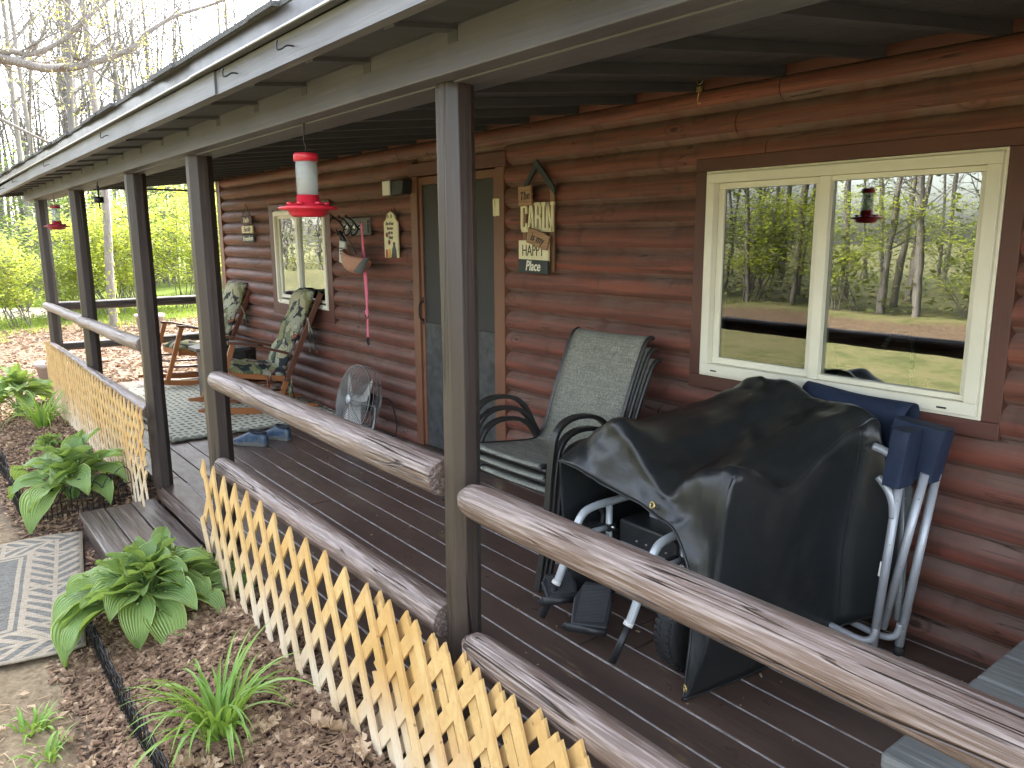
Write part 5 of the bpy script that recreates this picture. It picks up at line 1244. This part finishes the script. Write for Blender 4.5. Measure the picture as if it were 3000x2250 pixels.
edging([(-5.15, .98, 0), (-5.12, .80, 0), (-5.18, .60, 0), (-5.30, .45, 0)], 'short black looped wire edging around the hosta by the step', .22)

# ------------------------------------------------------------------ mulch chips, litter, oak leaves
def chips(name, n, xr, yr, seed, size, mat, zoff=.004):
    r = random.Random(seed); m = MB()
    for i in range(n):
        x = r.uniform(*xr); y = r.uniform(*yr); y0 = .36+.05*noise.noise(V((x*3, 0, 0)))
        if y < y0 and r.random() > .38*math.exp(-(y0-y)*5): continue
        if -5.0 < x < -3.5 and y < .68-.155*(x+5.0)*1.05: continue
        if -5.02 < x < -3.68 and y > .64: continue
        L = size*r.uniform(.35, 1.3); W = L*r.uniform(.16, .42); T = W*r.uniform(.2, .6)
        m.box((x, y, gh(x, y)+zoff+r.uniform(0, .010)), (L, W, T), (r.uniform(-.5, .5), r.uniform(-.5, .5), r.uniform(0, PI)))
    o = m.build(name, mat); tag(o, None, None, None, 'stuff'); return o
chips('mulch_chips', 21000, (-4.0, -.9), (.28, 1.12), 51, .036, M['chip'])
chips('mulch_chips', 8000, (-9.0, -4.0), (.36, 1.12), 52, .042, M['chip'])
r = random.Random(61); m = MB()
for i in range(26000):
    x = -9.0-14.5*r.random()**1.35; y = r.uniform(-1.0, 9.5)
    if x > -9.4 and y > .9: continue
    if x < -17.5 and r.random() > .35*(.5+noise.noise(V((x*.4, y*.4, 0)))): continue
    if x > -9.6 and y > .3 and r.random() > .3: continue
    s = r.uniform(.028, .06); a = r.uniform(0, 2*PI); u = V((math.cos(a), math.sin(a), r.uniform(-.4, .4)))*s; w = V((-math.sin(a), math.cos(a), r.uniform(-.5, .5)))*s*r.uniform(.4, .7); p = V((x, y, gh(x, y)+r.uniform(.006, .03)))
    m.add([p-u, p-w*.9+u*.1+V((0, 0, s*.25)), p+u, p+w*.9+u*.1+V((0, 0, s*.25))], [(0, 1, 2, 3)])
tag(m.build('leaf_litter', M['litter']), None, None, None, 'stuff')
# pale bits of straw and leaf scraps over the near dirt
r = random.Random(62); m = MB()
for i in range(1500):
    x = r.uniform(-7.5, -1.2); y = r.uniform(-.9, .5)
    if -5.0 < x < -3.3 and y < .75: continue
    p = V((x, y, gh(x, y)+.008)); a = r.uniform(0, PI); L = r.uniform(.015, .06); m.box(p, (L, r.uniform(.0015, .004), .0015), (0, r.uniform(-.15, .15), a))
for i in range(240):
    x = r.uniform(-7.5, -1.2); y = r.uniform(-.9, .42)
    if -5.0 < x < -3.3 and y < .75: continue
    s = r.uniform(.012, .03); a = r.uniform(0, 2*PI); u = V((math.cos(a), math.sin(a), r.uniform(-.3, .3)))*s; w = V((-math.sin(a), math.cos(a), r.uniform(-.4, .4)))*s*.6; p = V((x, y, gh(x, y)+.012)); m.add([p-u, p-w+V((0,0,s*.2)), p+u, p+w+V((0,0,s*.2))], [(0, 1, 2, 3)])
tag(m.build('straw_scraps', M['deadleaf']), None, None, None, 'stuff')
def oak_leaf(x, y, L, az, seed, label, tilt=.2):
    r = random.Random(seed); out = []; n = 34
    for i in range(n+1):
        v = i/n; lob = abs(math.sin(v*PI*3.4+.3))**.9; w = (.07+.44*lob*(math.sin(PI*min(1, v*.9+.08))**1.1))*(1 if v < .97 else .4); out.append((v, w*r.uniform(.9, 1.1)))
    m = MB(); rows = []; d = V((math.cos(az), math.sin(az), 0)); s = V((-d.y, d.x, 0)); z0 = gh(x, y)+.018
    for v, w in out:
        rows.append([V((x, y, z0))+d*(v-.5)*L+s*(c*w*L*.62)+V((0, 0, .22*L*abs(c)**1.5*r.uniform(.6, 1.1)+.10*L*(2*v-1)**2+tilt*L*.3*math.sin(v*5+c))) for c in (-1, -.6, -.2, .2, .6, 1)])
    m.grid(rows); m.tube([V((x, y, z0))-d*L*.5, V((x, y, z0+.01))-d*L*.72], .0015, 4); o = m.build('oak_leaf', M['deadleaf'], solid=.0008); tag(o, label, 'leaf', 'dry oak leaves on the ground')
for q in ((-2.12, .90, .13, .6, 1, 'big pale oak leaf in the mulch close to the lattice, right of the near daylily'), (-2.30, .78, .10, 2.2, 2, 'curled oak leaf just right of the near daylily base'), (-2.38, .545, .11, 1.0, 3, 'oak leaf by the near daylily and the wire edging'),
          (-2.60, .27, .12, 2.4, 4, 'lobed oak leaf in the dirt left of the wire edging, largest there'), (-2.85, .255, .09, .4, 5, 'folded pale oak leaf between the grass tufts and the wire edging'), (-3.05, .07, .07, 1.3, 6, 'small oak leaf in the dirt near the left edge'),
          (-1.95, .93, .10, -.4, 7, 'oak leaf tucked against the foot of the near lattice'), (-2.28, .585, .10, 3.0, 8, 'brown oak leaf under the blades of the near daylily'), (-2.42, .13, .10, .2, 9, 'curled oak leaf lowest in the dirt left of the wire edging')): oak_leaf(*q)

r = random.Random(63); m = MB()
for i in range(260):
    x = r.uniform(-8.3, .6); y = r.uniform(1.2, 2.8)
    if r.random() < .45: y = min(seams, key=lambda q: abs(q-y))+r.gauss(0, .008)
    L = r.uniform(.004, .012)*(1 if r.random() < .9 else 1.8); m.box((x, y, .002), (L, L*r.uniform(.2, .7), .0016), (0, 0, r.uniform(0, PI)))
tag(m.build('floor_debris', M['deadleaf']), None, None, None, 'stuff')
# ------------------------------------------------------------------ pots
def pot(x, y, R, H, label):
    z = gh(x, y); t = thing('flower_pot', (x, y, z), label, 'pot', 'taupe plastic flower pots'); b = MB()
    b.lathe([(0, 0), (R*.70, 0), (R*.93, H*.84), (R, H*.85), (R*1.02, H), (R*.93, H), (R*.88, H*.82), (0, H*.80)], (x, y, z), 28); b.build('tub', M['taupe'], t)
    b = MB(); b.lathe([(0, H*.90), (R*.6, H*.88), (R*.89, H*.86)], (x, y, z), 20)
    r = random.Random(int(x*9))
    for k in range(14): a = r.uniform(0, 6); q = V((x+math.cos(a)*R*.5, y+math.sin(a)*R*.5, z+H*.9)); b.tube([q, q+V((r.uniform(-.08, .08), r.uniform(-.08, .08), r.uniform(.0, .09)))], .005, 4)
    b.build('soil', M['chip'], t)
pot(-10.15, 1.25, .19, .34, 'taupe flower pot on the leaves beside the far end of the lattice')
pot(-14.6, 3.33, .24, .42, 'taupe flower pot out on the leaves beyond the end railing')

# ------------------------------------------------------------------ trees
def tree_mesh(seed, H, R, leafmat, nleaf, lean=0, first=.35, name='tree', spread=1.0, bark='bark'):
    """trunk and crown meshes for a thin woodland tree at the origin"""
    r = random.Random(seed); tr = MB(); cr_ = MB(); lf = MB(); tips = []
    def limb(p, d, L, rad, dep, mb):
        k = 5 if dep else 12; pts = [p]; R_ = [rad]; q = p
        for i in range(k):
            d = (d+V((r.uniform(-1, 1), r.uniform(-1, 1), r.uniform(-.3, .6)))*(.05 if dep == 0 else .16)).normalized()
            q = q+d*(L/k); pts.append(q); R_.append(rad*(1-.86*((i+1)/k)**(1.2 if dep == 0 else .9)))
        mb.tube(pts, R_, (9, 5, 4, 3, 3)[dep], cap=False)
        nb = (20, 7, 5, 2, 0)[dep]
        for i in range(nb):
            f = (first+(1-first)*(i+r.random())/nb) if dep == 0 else r.uniform(.25, 1); j = min(k-1, int(f*k)); s = pts[j].lerp(pts[j+1], f*k-j) if j < k else pts[-1]
            az = r.uniform(0, 2*PI); b0 = (pts[j+1]-pts[j]).normalized(); side = b0.orthogonal().normalized(); side = Matrix.Rotation(az, 3, b0) @ side
            ang = r.uniform(.5, 1.1); nd = b0*math.cos(ang)+side*math.sin(ang)*spread
            if dep == 0: nd.z = abs(nd.z)*.7+.25
            limb(s, nd.normalized(), L*(.42 if dep == 0 else .55)*r.uniform(.5, 1.05)*(1.15-.6*f if dep == 0 else 1), R_[min(j+1, k)]*(.42 if dep == 0 else .6)+.002, dep+1, cr_)
        if dep >= 2: tips.extend(pts[2:])
    limb(V((0, 0, -.1)), V((lean, 0, 1)).normalized(), H, R, 0, tr)
    for i in range(nleaf):
        p = r.choice(tips)+V((r.gauss(0, .16), r.gauss(0, .16), r.gauss(0, .14))); s = r.uniform(.02, .042); u = V((r.uniform(-1, 1), r.uniform(-1, 1), r.uniform(-.6, .6))).normalized()*s; w = u.cross(V((r.uniform(-1, 1), r.uniform(-1, 1), 1))).normalized()*s*.55; lf.quad(p, u, w)
    return tr, cr_, lf
def make_tree(name, loc, seed, H, R, leafmat, nleaf, label, grp, rz=0, bark='bark', **k):
    t = thing(name, loc, label, 'tree', grp, rz, True); tr, c, lf = tree_mesh(seed, H, R, leafmat, nleaf, **k)
    tr.build('trunk', M[bark], t); o = c.build('crown', M[bark], t); lf.build('leaves', M[leafmat], o); return t
TG = 'thin bare woodland trees beyond the porch'
z0 = -.25
tA = make_tree('woodland_tree', (-16.7, 3.15, z0), 71, 13.5, .080, 'budleaf', 230, 'nearest pale-barked tree beyond the end railing, ivy leaves at its base', TG, 0, lean=.01, first=.42)
tB = make_tree('woodland_tree', (-23.5, 3.83, z0), 72, 16, .11, 'budleaf', 260, 'tall thin tree rising to the left of the pale-barked one', TG, 0, 'barkd', lean=.0, first=.30)
tC = make_tree('woodland_tree', (-26.5, 3.05, z0), 73, 15, .09, 'budleaf', 300, 'thin tree near the left edge of the picture, behind the far feeder', TG, 0, 'bark', lean=.02, first=.3)
tl = [(-25.5, 3.25, .9, 'slender tree standing close beside the one at the left edge', tC, .9), (-29, 6.6, 2.1, 'slender tree showing above the roof edge, right of the pale-barked tree', tB, .85), (-33, 2.3, 3.3, 'bare tree farther back, half out of the left edge', tB, 1.05), (-31, 5.2, 4.2, 'bare tree farther back between the two tall thin trees', tC, 1.1),
      (-36, 8.8, .4, 'bare tree far back seen between the third and fourth posts', tB, 1.0), (-28, 9.6, 1.4, 'bare tree far back seen beside the cabin corner', tC, .9), (-38, 5.9, 5.2, 'bare tree farthest back behind the pale-barked tree', tB, 1.15), (-21, 7.3, 2.8, 'thin sapling beyond the end railing near the cabin corner', tC, .5), (-34, 11.5, 3.9, 'bare tree far back beyond the cabin corner', tC, 1.1), (-40, 3.6, 2.2, 'bare tree farthest back at the left edge', tC, 1.2), (-44, 10, 1.2, 'bare tree at the back of the woods, over the end railing', tB, 1.2)]
for (x, y, rzz, lab, src, s) in tl: dup(src, (x, y, z0), rzz, lab, TG, s)
# the big near limb reaching in from the left
t = thing('oak_tree', (-13.2, -.55, z0), 'oak whose long crooked bare limb reaches in from the left edge over the roof', 'tree')
b = MB(); tp = [(-13.2, -.55, -.5), (-13.15, -.5, 1.2), (-13.1, -.35, 2.6), (-13.1, -.1, 3.4), (-13.2, -.3, 5.0), (-13.4, -.5, 7.5), (-13.3, -.6, 10)]
P = spline(tp, 5); b.tube(P, [.21-.16*i/(len(P)-1) for i in range(len(P))], 12); b.build('trunk', M['bark'], t)
b = MB(); lf = MB(); r = random.Random(88)
def twig(p, d, L, rad, dep):
    k = 5; pts = [p]; R_ = [rad]
    for i in range(k):
        d = (d+V((r.uniform(-1, 1), r.uniform(-.8, .8), r.uniform(-.5, .7)))*.20).normalized(); pts.append(pts[-1]+d*L/k); R_.append(rad*(1-.7*(i+1)/k))
    b.tube(pts, R_, 4, cap=False)
    if dep < 2:
        for i in range(4): 
            j = r.randint(1, k); sd = Matrix.Rotation(r.uniform(0, 6.28), 3, d) @ d.orthogonal().normalized(); twig(pts[j], (d*.75+sd*.7).normalized(), L*r.uniform(.4, .65), R_[j]*.65, dep+1)
    else:
        for q in pts[2:]:
            if r.random() < .55: u = V((r.uniform(-1, 1), r.uniform(-1, 1), r.uniform(-1, 1))).normalized()*.014; lf.quad(q+u, u, u.orthogonal().normalized()*.007)
def limbline(pts, r0, r1, ntw):
    P = spline(pts, 6); n = len(P); R_ = [r0+(r1-r0)*i/(n-1) for i in range(n)]; b.tube(P, R_, 8)
    for i in range(ntw):
        j = r.randint(n//6, n-1); d = (P[min(j+1, n-1)]-P[max(j-1, 0)]).normalized(); sd = Matrix.Rotation(r.uniform(0, 6.28), 3, d) @ d.orthogonal().normalized(); twig(P[j], (d*.6+sd*.6+V((0, 0, .25))).normalized(), r.uniform(.4, 1.1), R_[j]*.45, 0)
limbline([(-13.1, -.15, 3.2), (-13.05, .6, 3.85), (-13, 1.39, 3.88), (-13, 1.93, 3.82), (-13, 2.44, 3.93), (-13, 2.86, 4.12), (-13, 3.12, 4.27), (-13, 3.30, 4.48), (-13, 3.75, 4.79), (-13, 4.46, 5.12), (-13, 5.2, 5.6)], .075, .014, 26)
limbline([(-13.05, .6, 3.85), (-13, 1.40, 3.96), (-13, 1.56, 3.99), (-13, 1.76, 3.985), (-13, 2.06, 4.14), (-13, 2.33, 4.38), (-13, 2.58, 4.63), (-13, 2.80, 4.85), (-12.9, 3.2, 5.4)], .05, .016, 16)
limbline([(-13, 1.89, 3.84), (-13.05, 2.16, 3.895), (-13, 2.40, 3.94), (-12.8, 2.7, 3.7), (-12.7, 3.2, 3.5)], .03, .008, 8)
limbline([(-13.05, .4, 3.6), (-12.7, 1.3, 3.05), (-12.6, 1.9, 2.75), (-12.5, 2.5, 2.62)], .03, .007, 9)
limbline([(-13.3, -.4, 6.5), (-13.2, .8, 6.2), (-13.0, 1.7, 5.3), (-12.9, 2.3, 4.6), (-12.9, 2.8, 3.9)], .04, .008, 14)
limbline([(-13.1, 0, 3.0), (-13.6, -1.4, 3.9), (-14, -2.6, 4.6)], .06, .015, 10)
o = b.build('limbs', M['bark'], t); lf.build('buds', M['budleaf'], o)

# ------------------------------------------------------------------ shrubs and saplings
def shrub_mesh(seed, w, h, n, nst, ls):
    r = random.Random(seed); lf = MB(); st = MB(); cl = []
    for i in range(nst):
        a = r.uniform(0, 6.28); p = V((math.cos(a)*w*.2*r.random(), math.sin(a)*w*.2*r.random(), -.05)); pts = [p]; d = V((r.uniform(-.45, .45), r.uniform(-.45, .45), 1)).normalized(); k = 6
        for j in range(k): d = (d+V((r.uniform(-1, 1), r.uniform(-1, 1), .1))*.17).normalized(); pts.append(pts[-1]+d*h*r.uniform(.7, 1.05)/k)
        st.tube(pts, [.016*(1-.8*j/k) for j in range(k+1)], 4, cap=False); 
        for j in range(2, k+1):
            for _ in range(3):
                e = (d*.3+V((r.uniform(-1, 1), r.uniform(-1, 1), r.uniform(-.25, .45)))).normalized()*w*r.uniform(.15, .42); q = pts[j]+e; st.tube([pts[j], pts[j]+e*.55+V((0, 0, .04)), q], [.006, .004, .002], 3, cap=False); cl.append(q); cl.append(pts[j]+e*.6)
    for i in range(n):
        c = r.choice(cl); q = c+V((r.gauss(0, .15), r.gauss(0, .15), r.gauss(0, .09))); s = ls*r.uniform(.6, 1.3); az = r.uniform(0, 6.28); u = V((math.cos(az), math.sin(az), r.uniform(-.5, .25)))*s; ww = V((-math.sin(az), math.cos(az), r.uniform(-.35, .35)))*s*.5
        lf.add([q-u, q-ww*1.0, q+u, q+ww*1.0], [(0, 1, 2, 3)])
    return lf, st
def shrub(loc, seed, w, h, n, nst, ls, mat, label, grp):
    t = thing('leafy_shrub', loc, label, 'shrub', grp, 0, True); lf, st = shrub_mesh(seed, w, h, n, nst, ls); lf.build('foliage', M[mat], t); st.build('stems', M['barkd'], t); return t
SG = 'fresh spring shrubs beyond the porch'
s1 = shrub((-19.5, 3.6, z0), 81, 2.0, 2.5, 5200, 9, .052, 'bushleaf', 'bright yellow-green shrub behind the pale-barked tree', SG)
s2 = shrub((-20.5, 5.6, z0), 82, 2.4, 3.1, 6400, 10, .052, 'bushleaf', 'fullest bright shrub, seen between the two middle posts', SG)
s3 = shrub((-22, 2.2, z0), 83, 2.2, 2.2, 4200, 9, .05, 'darkleaf', 'dull green thin shrub at the left edge behind the far corner post', SG)
for (x, y, rzz, lab, src, s) in ((-18.2, 1.75, 1.0, 'low yellow-green shrub at the left edge of the picture', s1, .72), (-21.5, 4.4, 2.2, 'yellow-green shrub between the first two posts', s1, 1.0), (-24, 7.4, .7, 'pale shrub right of the fullest one, nearer the cabin corner', s2, .95), (-26.5, 9.0, 2.9, 'pale shrub beside the cabin corner board', s2, 1.05),
        (-25, 4.9, 4.0, 'dull green shrub behind the yellow-green ones', s3, 1.5), (-28, 3.2, 5.0, 'tall dull green shrub far left under the big limb', s3, 1.8), (-30, 7.8, 1.2, 'tall dull green shrub far behind the fullest bright one', s3, 1.9), (-19.2, 2.75, 3.1, 'small bright shrub under the far feeder', s1, .6), (-33, 10.8, 2.5, 'far pale shrub beyond the cabin corner', s2, 1.4), (-20.3, .9, .3, 'yellow-green shrub just out at the left edge', s1, .9)): dup(src, (x, y, z0), rzz, lab, SG, s)
# ivy on the near trunk
r = random.Random(5); m = MB()
for i in range(170):
    zq = 2.3*r.random()**1.2; a = r.uniform(0, 6.28); p = V((-16.7+.10*math.cos(a), 3.15+.10*math.sin(a), z0+zq)); s = r.uniform(.012, .026); u = V((-math.sin(a), math.cos(a), r.uniform(-.4, .4)))*s; m.quad(p+V((math.cos(a), math.sin(a), 0))*.02, u, V((.2*math.cos(a), .2*math.sin(a), -1))*s*.8)
tag(m.build('ivy', M['bushleaf']), 'climbing leaves around the foot of the nearest pale-barked tree', 'creeper')

# ------------------------------------------------------------------ far woods on both sides, grass
def woods(seed, place, n_tr, n_lf, hmax):
    r = random.Random(seed); tr = MB(); lf = MB()
    for i in range(n_tr):
        x, y = place(r); H = hmax*r.uniform(.45, 1.05); p = V((x, y, -.3)); pts = [p]; d = V((r.uniform(-.06, .06), r.uniform(-.06, .06), 1))
        for j in range(6): d = (d+V((r.uniform(-.07, .07), r.uniform(-.07, .07), 0))).normalized(); pts.append(pts[-1]+d*H/6)
        tr.tube(pts, [.09*r.uniform(.5, 1.3)*(1-.85*j/6) for j in range(7)], 4, cap=False)
        for _ in range(16):
            f = r.uniform(.18, 1); j = min(5, int(f*6)); q = pts[j].lerp(pts[j+1], f*6-j); e = V((r.uniform(-1, 1), r.uniform(-1, 1), r.uniform(.2, 1))).normalized()*r.uniform(.8, 2.6); tr.tube([q, q+e*.5+V((0, 0, .1)), q+e+V((0, 0, .4))], [.022, .012, .005], 3, cap=False)
            for _ in range(3): e2 = e*r.uniform(.3, 1)+V((r.uniform(-1, 1), r.uniform(-1, 1), r.uniform(-.3, 1)))*.8; tr.tube([q+e*.45, q+e2], [.009, .004], 3, cap=False)
    for i in range(n_lf):
        x, y = place(r); zq = -.2+hmax*.80*r.random()**(1.9 if seed == 91 else 1.35); s = r.uniform(.05, .11)*(1 if zq < 3 else 1.0); az = r.uniform(0, 6.28); q = V((x, y, zq)); c = noise.noise(V((x*.35, y*.35, zq*.5)))
        if c < -.05-.3*(zq < 2): continue
        u = V((math.cos(az), math.sin(az), r.uniform(-.5, .5)))*s; w = V((-math.sin(az), math.cos(az), r.uniform(-.5, .5)))*s*.55; lf.add([q-u, q-w, q+u, q+w], [(0, 1, 2, 3)])
    return tr, lf
def west(r): 
    x = -32-24*r.random()**1.2; return x, r.uniform(-4, 22)*(abs(x)/40)
tr, lf = woods(91, west, 260, 48000, 15)
tr.mi = [0]*len(tr.f); base = len(tr.v); tr.m = 1
tr.v.extend(lf.v); [tr.face([i+base for i in f]) for f in lf.f]
tag(tr.build('woodland', [M['barkd'], M['woodleaf']]), None, None, None, 'stuff')
def south(r):
    return r.uniform(-55, 10), -10.8-14*r.random()**1.7
tr, lf = woods(92, south, 220, 120000, 15)
tr.mi = [0]*len(tr.f); base = len(tr.v); tr.m = 1
tr.v.extend(lf.v); [tr.face([i+base for i in f]) for f in lf.f]
tag(tr.build('woodland', [M['barkd'], M['woodleaf']]), None, None, None, 'stuff')
YG = 'shrubs across the lawn mirrored in the windows'
for i, (x, y, rzz, lab, src, s) in enumerate(((-9.5, -11.2, .4, 'bright shrub across the lawn, mirrored in the right pane of the large window', s2, .9), (-12.3, -11.8, 1.9, 'bright shrub across the lawn, mirrored beside the window mullion', s1, 1.2), (-6.8, -11.5, 2.6, 'pale shrub across the lawn, mirrored at the right edge of the large window', s2, .8), (-15.5, -12.5, 3.4, 'dull shrub across the lawn, mirrored in the left pane of the large window', s3, 1.5), (-19, -12, 4.4, 'dull shrub across the lawn farther left of the mirrored ones', s3, 1.4))): dup(src, (x, y, -.25), rzz, lab, YG, s)
for (x, y, rzz, lab, src, s) in ((-11, -14, .3, 'tree across the lawn behind the mirrored shrubs', tB, .8), (-16.5, -15, 1.3, 'tree across the lawn mirrored in the left pane', tC, .9), (-7.5, -13.5, 2.3, 'tree across the lawn mirrored at the right of the large window', tC, .75)): dup(src, (x, y, -.25), rzz, lab, 'trees across the lawn mirrored in the windows', s)
r = random.Random(95); m = MB()
for i in range(12000):
    x = -15.2-9.5*r.random(); y = r.uniform(.4, 8.2)
    if x > -17.6 and y > -.5 and noise.noise(V((x*.7, y*.7, 2))) < .12: continue
    if -23 < x < -20.4 and y < 2.7 and y > -1: continue
    p = V((x, y, gh(x, y)-.01)); h = r.uniform(.05, .15); a = r.uniform(0, 6.28); u = V((math.cos(a), math.sin(a), 0))*r.uniform(.006, .013); b2 = V((r.uniform(-.05, .05), r.uniform(-.05, .05), h)); m.add([p-u, p+u, p+b2], [(0, 1, 2)])
tag(m.build('lawn_grass', M['grass']), None, None, None, 'stuff')

# ------------------------------------------------------------------ sky, sun, camera
w = bpy.data.worlds.new('World'); scene.world = w; w.use_nodes = True; nt = w.node_tree
bg = nt.nodes['Background']; sk = nt.nodes.new('ShaderNodeTexSky'); sk.sky_type = 'NISHITA'; sk.sun_disc = False
SUN_EL, SUN_AZ = math.radians(48), math.radians(128)      # direction to the sun, azimuth counted from +X towards +Y
sk.sun_elevation = SUN_EL; sk.sun_rotation = PI/2-SUN_AZ; sk.air_density = 1.0; sk.dust_density = 4.0; sk.ozone_density = 1.0
hs = nt.nodes.new('ShaderNodeHueSaturation'); hs.inputs['Saturation'].default_value = .55
nt.links.new(sk.outputs[0], hs.inputs['Color']); nt.links.new(hs.outputs[0], bg.inputs['Color']); bg.inputs['Strength'].default_value = .15
sd = bpy.data.lights.new('sun', 'SUN'); sd.energy = 1.5; sd.angle = math.radians(14); sd.color = (1, .96, .90)
so = bpy.data.objects.new('sun', sd); COL.objects.link(so)
sdir = V((math.cos(SUN_EL)*math.cos(SUN_AZ), math.cos(SUN_EL)*math.sin(SUN_AZ), math.sin(SUN_EL)))
so.rotation_euler = sdir.to_track_quat('Z', 'Y').to_euler()
cd = bpy.data.cameras.new('camera'); co = bpy.data.objects.new('camera', cd); COL.objects.link(co)
yaw, pit, rol = .65955, .18742, -.0059
f = V((-math.cos(yaw)*math.cos(pit), math.sin(yaw)*math.cos(pit), -math.sin(pit))); rgt = f.cross(V((0, 0, 1))).normalized(); up = rgt.cross(f)
r2 = rgt*math.cos(rol)+up*math.sin(rol); u2 = up*math.cos(rol)-rgt*math.sin(rol)
mw = Matrix((r2, u2, -f)).transposed().to_4x4(); mw.translation = V((0, 0, 1.49)); co.matrix_world = mw
cd.sensor_width = 36; cd.lens = 36*1683.1/2212; cd.clip_start = .05; cd.clip_end = 500
scene.camera = co
scene.view_settings.view_transform = 'Standard'; scene.view_settings.look = 'None'; scene.view_settings.gamma = 1
scene.view_settings.exposure = 3.6
for o in bpy.data.objects:
    if '_off' in o: del o['_off']
